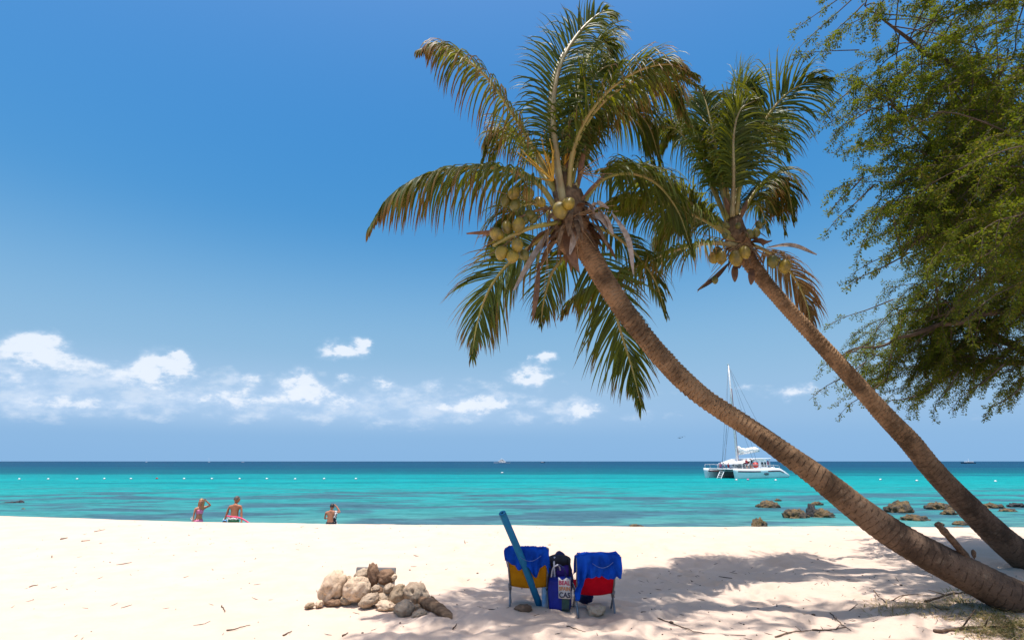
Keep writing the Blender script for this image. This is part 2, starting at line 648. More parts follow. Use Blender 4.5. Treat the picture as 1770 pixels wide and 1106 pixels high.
def axis(lo, hi, flo, fhi, fine, grow):
    a = [flo]
    n = int((fhi - flo) / fine)
    a = [flo + i * fine for i in range(n + 1)]
    s = fine
    while a[-1] < hi:
        s *= grow
        a.append(a[-1] + s)
    left = []
    s = fine
    x = flo
    while x > lo:
        s *= grow
        x -= s
        left.append(x)
    return np.array(left[::-1] + a)


xs = axis(-70, 75, -6.5, 6.5, 0.035, 1.035)
ys = axis(-14, 40, 5.4, 8.6, 0.03, 1.022)
GX, GY = np.meshgrid(xs, ys)
GZ = ground(GX, GY)
dry = 1 - sstep(15.0, 18.0, GY)
near = 1 - sstep(9.5, 14.5, GY) * 0.55
n = 0.045 * vnoise(GX * 0.9, GY * 0.9, 1) + 0.045 * vnoise(GX * 2.3, GY * 2.9, 2) + 0.024 * vnoise(GX * 5.2, GY * 6.0, 3) + 0.010 * vnoise(GX * 12, GY * 13, 4)
trod = 0.45 + 0.85 * sstep(-2.2, 1.0, GX) * (1 - sstep(10, 13, GY))
GZ += n * dry * near * trod
rs = np.random.RandomState(3)
for i in range(820):
    cx = rs.uniform(-9, 9)
    cy = rs.uniform(5.5, 13.5)
    if cx < -1.5 and rs.rand() < 0.55:
        continue
    a = rs.uniform(0, math.pi)
    la, lb, dp = rs.uniform(0.12, 0.2), rs.uniform(0.06, 0.10), rs.uniform(0.010, 0.035) * (0.55 if cx < -1.5 else 1)
    j0, j1 = np.searchsorted(xs, (cx - .6, cx + .6))
    i0, i1 = np.searchsorted(ys, (cy - .6, cy + .6))
    X, Y_ = GX[i0:i1, j0:j1] - cx, GY[i0:i1, j0:j1] - cy
    u = (X * math.cos(a) + Y_ * math.sin(a)) / la
    w = (-X * math.sin(a) + Y_ * math.cos(a)) / lb
    q = u * u + w * w
    GZ[i0:i1, j0:j1] += -dp * np.exp(-q) + 0.55 * dp * np.exp(-(np.sqrt(q) - 1.6) ** 2 / 0.25)
nx, ny = len(xs), len(ys)
gv = np.stack([GX.ravel(), GY.ravel(), GZ.ravel()], 1)
ii = np.arange(nx * ny).reshape(ny, nx)
gf = np.stack([ii[:-1, :-1].ravel(), ii[:-1, 1:].ravel(), ii[1:, 1:].ravel(), ii[1:, :-1].ravel()], 1)
sand = mesh_obj('sand_beach', gv, gf.tolist(), MAT['sand'])
tag(sand, 'white coral sand beach with footprints and palm shade', 'beach', kind='structure')


def real_z(x, y):
    j = min(max(int(np.searchsorted(xs, x)) - 1, 0), nx - 2)
    i = min(max(int(np.searchsorted(ys, y)) - 1, 0), ny - 2)
    u = (x - xs[j]) / (xs[j + 1] - xs[j])
    w = (y - ys[i]) / (ys[i + 1] - ys[i])
    return float((GZ[i, j] * (1 - u) + GZ[i, j + 1] * u) * (1 - w) + (GZ[i + 1, j] * (1 - u) + GZ[i + 1, j + 1] * u) * w)


WATER_Z = -1.3
# sea: swells near the shore are real relief, the far sea is a sheet to the horizon
wy = np.concatenate([np.arange(17.0, 60, 0.16), np.geomspace(60, 150, 120)[1:], np.geomspace(150, 45000, 50)[1:]])
wx0 = np.linspace(-1, 1, 330)
WX = np.outer(np.maximum(wy * 1.6 + 30, 70), wx0)
WY = np.repeat(wy[:, None], len(wx0), 1)
amp = 1 - sstep(45, 130, WY)
WZ = WATER_Z + amp * (0.10 * vnoise(WX * 0.14, WY * 0.55, 11) + 0.07 * vnoise(WX * 0.35, WY * 1.2, 12))
wi = np.arange(WX.size).reshape(WX.shape)
wf = np.stack([wi[:-1, :-1].ravel(), wi[:-1, 1:].ravel(), wi[1:, 1:].ravel(), wi[1:, :-1].ravel()], 1)
sea = mesh_obj('sea_water', np.stack([WX.ravel(), WY.ravel(), WZ.ravel()], 1), wf.tolist(), MAT['water'])
tag(sea, 'turquoise sea turning deep blue towards the horizon', 'sea', kind='structure')

# ------------------------------------------------------------------ palms
def tri_ribbon(path, widths, wdir, fold=0.0):
    """ribbon of quads with optional V fold"""
    v, f = [], []
    n = len(path)
    for i, p in enumerate(path):
        T = (path[min(i + 1, n - 1)] - path[max(i - 1, 0)]).normalized()
        w = wdir - T * wdir.dot(T)
        w = w.normalized() if w.length > 1e-6 else T.orthogonal().normalized()
        N = T.cross(w)
        v += [p - w * widths[i] + N * fold * widths[i], p, p + w * widths[i] + N * fold * widths[i]]
    for i in range(n - 1):
        a = i * 3
        f += [(a, a + 1, a + 4, a + 3), (a + 1, a + 2, a + 5, a + 4)]
    return v, f


def make_frond(palm, pts, rng, Lmax=0.75, n=74, dens=1.3, droop=0.5, side=None, brown=0.3, mat='frond', start=0.16, petiole=0.030, rmat='rachis', width=0.0135, lift=0.25, label=None):
    n = int(n * dens)
    P = [at(*p) for p in pts]
    path = spline(P, 46)
    ln = sum((path[i + 1] - path[i]).length for i in range(45))
    rad = [petiole * (1 - i / 45) ** 0.8 * (1.25 if i < 3 else 1) + 0.0035 for i in range(46)]
    v, f = tube(path, rad, 7)
    fr = mesh_obj('frond', v, f, MAT[rmat], palm)
    if label:
        fr['label'] = label
    if side is None:
        d = path[-1] - path[0]
        d.z = 0
        if d.length < 0.2:
            d = Vector((0, -1, 0))
        side = d.normalized().cross(Vector((0, 0, 1)))
    side = Vector(side).normalized()
    vs, fs, rn, tp = [], [], [], []
    for s in (-1, 1):
        for i in range(n):
            t = start + (1 - start) * (i + rng.uniform(-.3, .3)) / (n - 1)
            t = min(max(t, start), 0.999)
            j = t * 45
            j0 = min(int(j), 44)
            p = path[j0].lerp(path[j0 + 1], j - j0)
            T = (path[min(j0 + 2, 45)] - path[max(j0 - 1, 0)]).normalized()
            S = (side - T * side.dot(T)).normalized()
            N = S.cross(T)
            if N.z < 0 and abs(T.z) < 0.8:
                N = -N
            tt = (t - start) / (1 - start)
            L = Lmax * (0.62 + 0.55 * math.sin(math.pi * min(tt * 0.95 + 0.12, 1.0)) - 0.72 * tt ** 3) * rng.uniform(0.82, 1.1)
            L = max(L, .24 * Lmax)
            if rng.random() < 0.05:
                L *= rng.uniform(.35, .7)
            a = R(28 + 42 * tt + rng.uniform(-9, 9))
            d = (S * s * math.cos(a) + T * math.sin(a) + N * (lift * rng.uniform(.4, 1.4))).normalized()
            q = p.copy()
            path2 = [q.copy()]
            g = droop * 1.35 * rng.uniform(0.6, 1.5)
            K = 6
            for k in range(K):
                d = (d + Vector((-0.015, 0.0, -1)) * (g * (0.10 + 0.11 * k))).normalized()
                q = q + d * (L / K)
                path2.append(q.copy())
            wv = (T - d * T.dot(d))
            wd_ = width * rng.uniform(.8, 1.2)
            wid = [wd_ * w for w in (.45, 1.0, 1.0, .88, .68, .42, .04)]
            wv2 = (T + N * rng.uniform(-.5, .5)).normalized()
            rv, rf = tri_ribbon(path2, wid, wv2, 0.45)
            o = len(vs)
            vs += rv
            fs += [tuple(x + o for x in q4) for q4 in rf]
            r_ = rng.random()
            rn += [r_] * len(rv)
            bt = brown * rng.uniform(0.3, 1.7)
            for k in range(K + 1):
                x = k / K
                val = min(max((x - (1 - bt)) / max(bt, .05) * 1.6, 0), 1) if bt > 0.02 else 0
                tp += [val] * 3
    lf = mesh_obj('leaflet', vs, fs, MAT[mat], fr, attrs={'rnd': rn, 'tip': tp})
    lf['kind'] = 'stuff'
    return fr


def make_trunk(palm, cl, name='trunk'):
    """cl: (px, py, Y, thickness in px)"""
    P, Rr = [], []
    for (px, py, Y, w) in cl:
        P.append(at(px, py, Y))
        Rr.append(0.485 * w / (pray(px, py).y / Y))
    NS = 1250
    path = spline(P, NS)
    rad = [q.x for q in spline([Vector((r, 0, 0)) for r in Rr], NS)]
    S = 22
    v, f, al, rg = [], [], [], []
    up = Vector((0, 0, 1))
    dist = 0.0
    phase = 0.0
    for i, p in enumerate(path):
        T = (path[min(i + 1, NS - 1)] - path[max(i - 1, 0)]).normalized()
        A = (up - T * up.dot(T)).normalized()
        up = A
        B = T.cross(A)
        if i:
            dl = (path[i] - path[i - 1]).length
            dist += dl
            t_ = i / NS
            phase += dl / (0.042 + 0.045 * t_ + 0.02 * mnoise.noise(Vector((dist * 2.0, 0, 0))))
        for k in range(S):
            a = 2 * math.pi * k / S
            cpos = Vector((math.cos(a) * 1.2, math.sin(a) * 1.2, dist * 1.5))
            ph = (phase + 0.8 * mnoise.noise(cpos) + .3 * mnoise.noise(cpos * 3.1)) % 1.0
            t_ = i / NS
            ridge = (0.17 * max(1 - t_ * 1.1, 0) ** 1.8 + 0.018) * (ph ** 1.6 - 0.5) * (1 + 1.3 * mnoise.noise(cpos * 2.3))
            lump = 0.05 * mnoise.noise(Vector((math.cos(a) * .8, math.sin(a) * .8, dist * .9 + 5))) + 0.03 * mnoise.noise(Vector((math.cos(a) * 2.5, math.sin(a) * 2.5, dist * 7)))
            r = rad[i] * (1 + ridge + lump)
            v.append(p + (A * math.cos(a) + B * math.sin(a)) * r)
            al.append(t_)
            rg.append(1 - min(ph, 1 - ph) * 2 if True else 0)
    for i in range(NS - 1):
        for k in range(S):
            k2 = (k + 1) % S
            f.append((i * S + k, i * S + k2, (i + 1) * S + k2, (i + 1) * S + k))
    f.append(tuple(range(S - 1, -1, -1)))
    f.append(tuple(range((NS - 1) * S, NS * S)))
    return mesh_obj(name, v, f, MAT['trunk1'], palm, attrs={'along': al, 'ring': rg})


def coconut(palm, px, py, Y, h, lean, mat, rng):
    s = pray(px, py).y / Y
    hh = 0.5 * h / s
    c = at(px, py, Y)
    rot = rot_euler(rng.uniform(-20, 20), lean + rng.uniform(-12, 12), rng.uniform(0, 180))

    def fn(q, p):
        a = math.atan2(p.y, p.x)
        k = 1 + 0.06 * math.cos(3 * a) - 0.12 * p.z * p.z
        return Vector((q.x * k, q.y * k, q.z * (1.0 + 0.06 * max(-p.z, 0) ** 3)))
    v, f = blob(c, (hh * 0.80, hh * 0.80, hh * 1.02), 3, 0.02, 2.0, rng.random() * 9, rot, fn)
    o = mesh_obj('coconut', v, f, MAT[mat], palm)
    top = rot @ Vector((0, 0, hh * 0.98)) + c
    cv, cf = blob(top, (hh * .3, hh * .3, hh * .14), 2, 0.25, 3, rng.random() * 9, rot)
    mesh_obj('husk_cap', cv, cf, MAT['fibre'], o)
    return c


def spathe(palm, pts, w, mat, name='dry_spathe'):
    path = spline([at(*p) for p in pts], 14)
    wid = [w * math.sin(math.pi * min(max((i + 0.6) / 14.2, 0), 1)) ** 0.8 for i in range(14)]
    v, f = tri_ribbon(path, wid, Vector((1, -0.25, 0.25)), 0.55)
    # closed back so that it has thickness
    o = len(v)
    v2 = [p + Vector((0.004, 0.012, 0.0)) for p in v]
    f2 = [tuple(x + o for x in reversed(q)) for q in f]
    ob = mesh_obj(name, v + v2, f + f2, MAT[mat], palm)
    return ob


def heart_mass(palm, hx, hy, Y, top, rng, size=1.0, nstrips=46):
    """fibrous sheaths of old leaf bases round the growing point, with hanging dry strips"""
    c = at(hx, hy, Y)
    t_ = at(top[0], top[1], Y)
    path = spline([c + (c - t_) * 0.45, c, c.lerp(t_, .5), t_], 16)
    mb = MB()
    rad = [size * r for r in np.interp(np.linspace(0, 1, 16), [0, .3, .55, .8, 1], [.125, .16, .17, .11, .04])]
    v, f = tube(path, rad, 18)
    v = [p + (p - c) * 0.35 * mnoise.fractal(p * 9, 1, 2, 4) for p in v]
    mb.add(v, f)
    core = mb.build('fibre_sheath', MAT['fibre'], palm)
    ax = (t_ - c).normalized()
    sid = ax.orthogonal().normalized()
    for i in range(nstrips):
        a = rng.uniform(0, 2 * math.pi)
        q = Matrix.Rotation(a, 3, ax) @ sid
        b = c + ax * rng.uniform(-.14, .2) * size + q * rng.uniform(.09, .15) * size
        L = rng.uniform(.18, .5) * size
        out = q * rng.uniform(.4, 1.1) + ax * rng.uniform(-.3, .5)
        pts, d, p = [b.copy()], out.normalized(), b.copy()
        for k in range(5):
            d = (d + Vector((0, 0, -1)) * rng.uniform(.25, .6)).normalized()
            p = p + d * L / 5
            pts.append(p.copy())
        w = rng.uniform(.012, .05) * size
        wl = [w * x for x in (1.0, 1.1, .95, .75, .5, .12)]
        rv, rf = tri_ribbon(pts, wl, q.cross(ax) + Vector((rng.uniform(-.4, .4), 0, 0)), rng.uniform(-.5, .5))
        mesh_obj('dry_leaf_base', rv, rf, MAT['spathe_brown'] if rng.random() < .35 else MAT['fibre'], palm)
    return core


def stem_spray(palm, root, ends, r, mat, name, rng, sag=0.02):
    mb = MB()
    for e in ends:
        p0, p1 = Vector(root), Vector(e)
        m1 = p0.lerp(p1, .55) + Vector((rng.uniform(-.03, .03), rng.uniform(-.04, .04), rng.uniform(-sag, sag)))
        mb.add(*tube(spline([p0, m1, p1], 8), [r * (1 - .6 * k / 7) for k in range(8)], 5))
    return mb.build(name, MAT[mat], palm)


# ---- front palm
rng = random.Random(21)
base1 = on_ground(1800, 1076)
palm1 = empty('palm_tree', (base1.x, base1.y, base1.z))
tag(palm1, 'large leaning coconut palm in front, yellow coconut bunches over the beach chairs', 'palm tree', 'leaning coconut palms')
T1 = [(985, 372, 6.85, 44), (1008, 418, 6.85, 40), (1036, 470, 6.85, 37), (1078, 535, 6.83, 37), (1122, 592, 6.8, 36), (1170, 646, 6.78, 37), (1215, 686, 6.75, 35), (1261, 717, 6.72, 35),
      (1307, 747, 6.7, 35), (1353, 780, 6.66, 37), (1400, 813, 6.62, 41), (1445, 848, 6.6, 45), (1490, 884, 6.58, 48), (1536, 917, 6.55, 51), (1582, 945, 6.52, 54), (1628, 970, 6.5, 57), (1675, 994, 6.48, 60), (1719, 1017, 6.45, 64), (1765, 1040, 6.42, 70), (1815, 1066, 6.4, 84), (1860, 1098, 6.4, 100)]
make_trunk(palm1, T1)
Y1 = 6.85
heart_mass(palm1, 988, 388, Y1, (972, 300), rng, 1.3, 80)
# fronds: rachis traced through the crown, with real depth (Y) for each point
FR1 = [
    dict(pts=[(968, 372, 6.80), (930, 318, 6.6), (872, 292, 6.45), (800, 290, 6.3), (730, 305, 6.2), (672, 342, 6.15), (640, 392, 6.1)], Lmax=.86, lift=.05, droop=1.5, brown=.42, n=84, petiole=.036),
    dict(pts=[(966, 340, 6.85), (925, 262, 6.75), (885, 195, 6.65), (842, 135, 6.6), (795, 96, 6.6), (755, 78, 6.6), (725, 86, 6.6)], Lmax=.74, lift=.1, droop=1.3, brown=.55, n=70, petiole=.028),
    dict(pts=[(974, 352, 6.72), (962, 270, 6.6), (956, 190, 6.55), (968, 115, 6.6), (1000, 58, 6.72), (1040, 22, 6.85), (1062, 26, 6.95)], Lmax=.62, droop=.55, brown=.06, side=(1, .1, .15), rmat='rachis_pale', n=74, petiole=.046),
    dict(pts=[(985, 340, 6.95), (988, 240, 7.2), (1000, 150, 7.4), (1025, 85, 7.5), (1048, 75, 7.5), (1062, 120, 7.5)], Lmax=.78, droop=.75, brown=.05, n=70),
    dict(pts=[(982, 345, 6.75), (990, 262, 6.55), (1018, 198, 6.4), (1060, 150, 6.3), (1110, 120, 6.25), (1160, 112, 6.25), (1200, 130, 6.25)], Lmax=.70, droop=.75, brown=.30, n=74),
    dict(pts=[(990, 345, 6.9), (1020, 250, 7.05), (1065, 175, 7.15), (1115, 140, 7.2), (1160, 152, 7.2), (1188, 205, 7.2)], Lmax=.80, droop=.95, brown=.25, n=70),
    dict(pts=[(985, 345, 6.95), (1000, 265, 7.2), (1040, 200, 7.4), (1085, 185, 7.5), (1120, 215, 7.5), (1140, 275, 7.5)], Lmax=.85, droop=1.0, brown=.12, n=66),
    dict(pts=[(1000, 362, 6.95), (1040, 312, 7.15), (1088, 300, 7.3), (1135, 318, 7.4), (1172, 365, 7.4), (1195, 430, 7.4)], Lmax=.80, droop=.9, brown=.15, n=66),
    dict(pts=[(1004, 375, 6.75), (1050, 345, 6.55), (1095, 350, 6.4), (1135, 385, 6.35), (1160, 440, 6.3), (1172, 495, 6.3)], Lmax=.72, droop=.9, brown=.18, n=60),
    dict(pts=[(975, 385, 6.95), (925, 420, 7.1), (880, 455, 7.2), (846, 500, 7.25), (826, 555, 7.25), (816, 612, 7.2)], Lmax=.80, droop=.35, brown=.35, n=70, side=(.85, -.35, .0)),
    dict(pts=[(1000, 400, 7.0), (1030, 450, 7.2), (1054, 508, 7.3), (1072, 570, 7.35), (1092, 635, 7.35), (1108, 700, 7.3)], Lmax=.84, droop=.28, brown=.22, n=76, side=(1, .1, 0)),
    dict(pts=[(965, 380, 6.95), (925, 352, 7.25), (890, 362, 7.5), (868, 400, 7.6), (850, 450, 7.6)], Lmax=.7, droop=.8, brown=.25, n=54),
    dict(pts=[(970, 345, 6.95), (930, 290, 7.15), (905, 250, 7.3), (880, 225, 7.4), (850, 235, 7.4), (835, 275, 7.4)], Lmax=.6, droop=.9, brown=.3, n=54),
    dict(pts=[(990, 385, 7.0), (985, 430, 7.3), (955, 470, 7.45), (940, 520, 7.5), (935, 560, 7.5)], Lmax=.55, droop=.4, brown=.4, n=46, side=(1, 0, 0)),
    dict(pts=[(1000, 385, 7.05), (1050, 400, 7.45), (1090, 430, 7.6), (1130, 480, 7.7), (1150, 540, 7.7)], Lmax=.62, droop=.7, brown=.2, n=54),
    dict(pts=[(985, 345, 6.8), (975, 280, 6.75), (985, 215, 6.7), (1010, 160, 6.7), (1040, 120, 6.75), (1075, 108, 6.8)], Lmax=.62, droop=.8, brown=.05, n=60, side=(.8, .5, -.2)),
]
for k_, fr_ in enumerate(FR1):
    if k_ == 8:
        continue
    make_frond(palm1, rng=rng, **fr_)
# younger and older fronds behind and between the traced ones
for k_, fr_ in enumerate(list(FR1)):
    if k_ in (0, 1, 7, 8, 9, 10, 13, 14):
        continue
    jx, jy, jd = rng.uniform(-26, 26), rng.uniform(-14, 26), rng.uniform(.25, .6)
    q_ = dict(fr_)
    m_ = len(q_['pts']) - 1
    q_['pts'] = [(x + jx * (i / m_), y + jy * (i / m_), Y + jd * (i / m_)) for i, (x, y, Y) in enumerate(q_['pts'])]
    q_['n'] = int(q_['n'] * .62)
    q_.pop('label', None)
    make_frond(palm1, rng=rng, **q_)
# unopened spear leaf
sp = spline([at(985, 330, 6.8), at(1020, 210, 6.8), at(1085, 112, 6.85), at(1133, 72, 6.9)], 20)
mesh_obj('spear_leaf', *tube(sp, [0.02 * (1 - i / 19) + .004 for i in range(20)], 6), MAT['frond'] if False else MAT['rachis'], palm1)
for (x0, y0, x1, y1, xm, ym, w, m_, Y0) in [
        (958, 388, 888, 502, 925, 440, .042, 'spathe', 6.62), (1000, 360, 985, 440, 996, 402, .05, 'spathe', 6.58), (1058, 368, 1095, 474, 1086, 415, .034, 'spathe', 6.6),
        (932, 455, 921, 552, 928, 505, .036, 'spathe_brown', 6.68), (930, 362, 806, 404, 875, 398, .036, 'spathe_brown', 6.6), (1000, 320, 1012, 250, 1004, 285, .035, 'spathe_brown', 6.68),
        (975, 300, 985, 205, 984, 255, .04, 'spathe_brown', 6.66), (1010, 370, 1052, 360, 1032, 352, .03, 'spathe', 6.6), (1005, 345, 1045, 300, 1025, 322, .02, 'spathe_brown', 6.65),
        (975, 392, 1000, 470, 985, 432, .06, 'spathe_brown', 6.63), (1012, 375, 1060, 405, 1042, 378, .05, 'spathe', 6.62)]:
    spathe(palm1, [(x0, y0, Y0 + .1), (xm, ym, Y0), (x1, y1, Y0 - .02)], w, m_)
stem_spray(palm1, at(956, 312, 6.5), [at(x, y, Y) for x, y, Y in [(900, 258, 6.5), (915, 245, 6.6), (935, 232, 6.5), (940, 222, 6.6), (950, 240, 6.5), (893, 262, 6.6), (912, 275, 6.5), (925, 290, 6.5), (942, 262, 6.45), (958, 258, 6.5), (905, 296, 6.6), (948, 285, 6.45)]], .015, 'flower', 'flower_spike', rng)
stem_spray(palm1, at(975, 285, 6.7), [at(x, y, 6.6) for x, y in [(998, 235), (985, 250), (992, 245), (978, 240), (1003, 242)]], .008, 'flower', 'flower_spike', rng)
stem_spray(palm1, at(1000, 300, 6.7), [at(x, y, 6.6) for x, y in [(1045, 268), (1035, 282), (1052, 290), (1045, 310), (1060, 300), (1040, 325)]], .008, 'straw_stem', 'flower_spike', rng)
stem_spray(palm1, at(950, 360, 6.65), [at(x, y, 6.45) for x, y in [(840, 325), (860, 330), (845, 440), (822, 440), (848, 415), (870, 320), (835, 452), (925, 470), (940, 505), (948, 480)]], .007, 'straw_stem', 'fruit_stem', rng, .06)
stem_spray(palm1, at(985, 375, 6.6), [at(x, y, 6.5) for x, y in [(1060, 345), (1065, 355), (1010, 440), (925, 480), (1070, 365), (1000, 470), (1030, 430)]], .006, 'straw_stem', 'fruit_stem', rng, .06)
mesh_obj('fruit_stalk', *tube(spline([at(968, 385, 6.68), at(920, 393, 6.5), at(880, 410, 6.42), at(852, 425, 6.4)], 16), [.035 - .0012 * i for i in range(16)], 8), MAT['rachis'], palm1)
mesh_obj('fruit_stalk', *tube(spline([at(965, 360, 6.72), at(935, 362, 6.55), at(900, 375, 6.45)], 12), [.026 - .001 * i for i in range(12)], 8), MAT['fibre'], palm1)
for (x, y, h, ln, m_, dY) in [(889, 334, 27, 20, 'coconut', 0), (913, 336, 27, -5, 'coconut', 0), (934, 349, 25, -50, 'coconut', .02), (890, 354, 28, 5, 'coconut_old', .06), (875, 347, 26, 15, 'coconut_old', .08),
                              (968, 364, 34, 8, 'coconut', 0), (983, 352, 29, 75, 'coconut', -.1), (896, 389, 29, 10, 'coconut', -.02), (915, 372, 26, 50, 'coconut_old', .12), (859, 405, 29, -60, 'coconut', 0),
                              (876, 393, 26, 0, 'coconut', .05), (894, 424, 31, 5, 'coconut', -.03), (867, 437, 32, 5, 'coconut', .02), (886, 444, 29, 25, 'coconut', 0), (907, 380, 22, 20, 'coconut_old', .1), (905, 440, 26, 30, 'coconut_old', .12), (922, 378, 24, 30, 'coconut_old', .15)]:
    coconut(palm1, x, y, 6.4 + dY, h * rng.uniform(.84, 1.0), ln, m_, rng)
# broken stub and knob that stick up from the lower trunk
mesh_obj('broken_stub', *tube(spline([at(1684, 985, 6.5), at(1662, 953, 6.42), at(1641, 928, 6.38), at(1620, 905, 6.36)], 12), [.040 - .0008 * i + .009 * (i % 2) * (.5 + .5 * math.sin(i * 2.3)) for i in range(12)], 7), MAT['stick'], palm1)
mesh_obj('knob', *blob(at(1683, 957, 6.4), (.020, .020, .045), 3, .4, 2, 3), MAT['stick'], palm1)

# ---- rear palm
rng = random.Random(5)
base2 = on_ground(1800, 990)
palm2 = empty('palm_tree', (base2.x, base2.y, base2.z))
tag(palm2, 'smaller leaning coconut palm behind the front one, beside the leafy tree', 'palm tree', 'leaning coconut palms')
T2 = [(1282, 428, 8.5, 34), (1300, 458, 8.5, 28), (1340, 508, 8.52, 25.5), (1392, 566, 8.55, 26), (1440, 618, 8.6, 28), (1485, 668, 8.66, 30), (1528, 716, 8.72, 33), (1572, 762, 8.8, 36), (1608, 806, 8.88, 37), (1645, 846, 8.95, 39), (1690, 892, 9.03, 43), (1730, 930, 9.1, 47), (1768, 962, 9.18, 52), (1810, 995, 9.25, 60), (1845, 1025, 9.3, 72)]
make_trunk(palm2, T2)
heart_mass(palm2, 1280, 425, 8.5, (1262, 365), rng, 1.05, 40)
FR2 = [
    dict(pts=[(1268, 412, 8.45), (1215, 368, 8.3), (1165, 330, 8.2), (1115, 302, 8.15), (1075, 288, 8.15), (1040, 292, 8.15)], Lmax=.78, droop=.75, brown=.1, n=74),
    dict(pts=[(1268, 418, 8.4), (1225, 385, 8.2), (1175, 362, 8.05), (1120, 345, 7.95), (1075, 342, 7.9), (1035, 360, 7.9)], Lmax=.74, droop=.8, brown=.1, n=74),
    dict(pts=[(1272, 424, 8.4), (1230, 420, 8.15), (1180, 428, 7.95), (1120, 450, 7.8), (1060, 478, 7.75), (1000, 510, 7.7), (978, 535, 7.7)], Lmax=.9, droop=.8, brown=.3, n=88, petiole=.036, rmat='rachis_pale'),
    dict(pts=[(1258, 385, 8.5), (1228, 320, 8.6), (1200, 262, 8.65), (1172, 225, 8.7), (1145, 222, 8.7), (1125, 255, 8.7)], Lmax=.86, droop=.8, brown=.05, n=66),
    dict(pts=[(1260, 378, 8.45), (1246, 300, 8.35), (1232, 230, 8.3), (1222, 185, 8.35), (1214, 160, 8.4)], Lmax=.72, droop=.5, brown=.03, n=66, side=(1, .1, 0)),
    dict(pts=[(1265, 375, 8.5), (1252, 290, 8.6), (1258, 215, 8.7), (1280, 165, 8.8), (1305, 152, 8.85), (1325, 172, 8.85)], Lmax=.74, droop=.6, brown=.05, n=66, side=(.8, .6, 0)),
    dict(pts=[(1272, 372, 8.4), (1286, 290, 8.2), (1312, 225, 8.1), (1352, 170, 8.0), (1395, 142, 7.95), (1430, 138, 7.95)], Lmax=.88, droop=.62, brown=.05, n=76, side=(.6, -.2, -.75)),
    dict(pts=[(1275, 380, 8.55), (1310, 325, 8.8), (1340, 305, 8.95), (1362, 330, 9.0), (1372, 380, 9.0)], Lmax=.66, droop=.85, brown=.3, n=56),
    dict(pts=[(1292, 420, 8.65), (1335, 440, 8.85), (1372, 478, 8.95), (1396, 530, 9.0), (1402, 585, 9.0)], Lmax=.62, droop=.7, brown=.9, n=56, mat='frond_dry', label='dry brown frond hanging behind the trunk'),
    dict(pts=[(1262, 380, 8.6), (1240, 310, 8.8), (1218, 250, 9.0), (1190, 215, 9.1), (1160, 235, 9.1)], Lmax=.8, droop=.8, brown=.05, n=60),
    dict(pts=[(1270, 380, 8.6), (1275, 300, 8.9), (1290, 240, 9.1), (1315, 210, 9.2), (1345, 225, 9.2), (1362, 270, 9.2)], Lmax=.8, droop=.8, brown=.05, n=60),
    dict(pts=[(1266, 375, 8.35), (1268, 300, 8.1), (1268, 235, 7.95), (1280, 190, 7.9), (1310, 172, 7.9)], Lmax=.64, droop=.6, brown=.05, n=60, side=(1, .2, .2), rmat='rachis_pale'),
    dict(pts=[(1262, 395, 8.6), (1220, 370, 8.9), (1180, 375, 9.05), (1150, 405, 9.1), (1135, 450, 9.1)], Lmax=.8, droop=.8, brown=.2, n=56),
    dict(pts=[(1275, 385, 8.7), (1300, 345, 9.1), (1325, 340, 9.3), (1345, 375, 9.3)], Lmax=.55, droop=.8, brown=.35, n=46),
]
for fr_ in FR2:
    make_frond(palm2, rng=rng, width=.0155, **fr_)
# younger and older fronds behind and between the traced ones
for k_, fr_ in enumerate(list(FR2)):
    if k_ in (2, 6, 8):
        continue
    jx, jy, jd = rng.uniform(-26, 26), rng.uniform(-14, 26), rng.uniform(.25, .6)
    q_ = dict(fr_)
    m_ = len(q_['pts']) - 1
    q_['pts'] = [(x + jx * (i / m_), y + jy * (i / m_), Y + jd * (i / m_)) for i, (x, y, Y) in enumerate(q_['pts'])]
    q_['n'] = int(q_['n'] * .8)
    q_.pop('label', None)
    make_frond(palm2, rng=rng, **q_)
for (x0, y0, x1, y1, xm, ym, w, m_, Y0) in [(1325, 428, 1412, 440, 1370, 424, .03, 'spathe', 8.3), (1272, 455, 1270, 487, 1270, 472, .05, 'spathe_brown', 8.3), (1300, 462, 1298, 492, 1299, 478, .05, 'spathe_brown', 8.35),
                                            (1260, 455, 1206, 502, 1236, 482, .045, 'spathe_brown', 8.35), (1270, 385, 1252, 340, 1262, 362, .05, 'spathe_brown', 8.35), (1280, 380, 1292, 345, 1286, 362, .035, 'spathe_brown', 8.3), (1290, 420, 1335, 415, 1315, 418, .05, 'spathe_brown', 8.3)]:
    spathe(palm2, [(x0, y0, Y0 + .1), (xm, ym, Y0), (x1, y1, Y0)], w, m_)
stem_spray(palm2, at(1285, 420, 8.35), [at(x, y, 8.2) for x, y in [(1345, 455), (1355, 440), (1380, 445), (1395, 470), (1330, 380), (1310, 375), (1235, 430), (1225, 440), (1205, 505), (1230, 470), (1190, 400)]], .009, 'straw_stem', 'fruit_stem', rng, .05)
for (x, y, h, ln, m_, dY) in [(1272, 446, 30, 5, 'coconut', 0), (1287, 436, 27, 0, 'coconut', -.08), (1246, 445, 25, 5, 'coconut', .05), (1233, 446, 24, 10, 'coconut', .1), (1336, 452, 26, 5, 'coconut_old', .05), (1357, 460, 30, -10, 'coconut', .05),
                              (1296, 404, 18, 0, 'coconut_old', 0), (1307, 402, 18, 0, 'coconut_old', .03), (1312, 389, 16, 30, 'coconut_old', .05), (1255, 390, 14, 60, 'coconut_old', 0), (1276, 390, 14, 0, 'coconut_old', 0), (1253, 407, 14, 60, 'coconut_old', 0), (1236, 484, 15, 10, 'coconut_old', .1), (1240, 435, 22, 10, 'coconut_old', .2)]:
    coconut(palm2, x, y, 8.2 + dY, h * rng.uniform(.84, .98), ln, m_, rng)

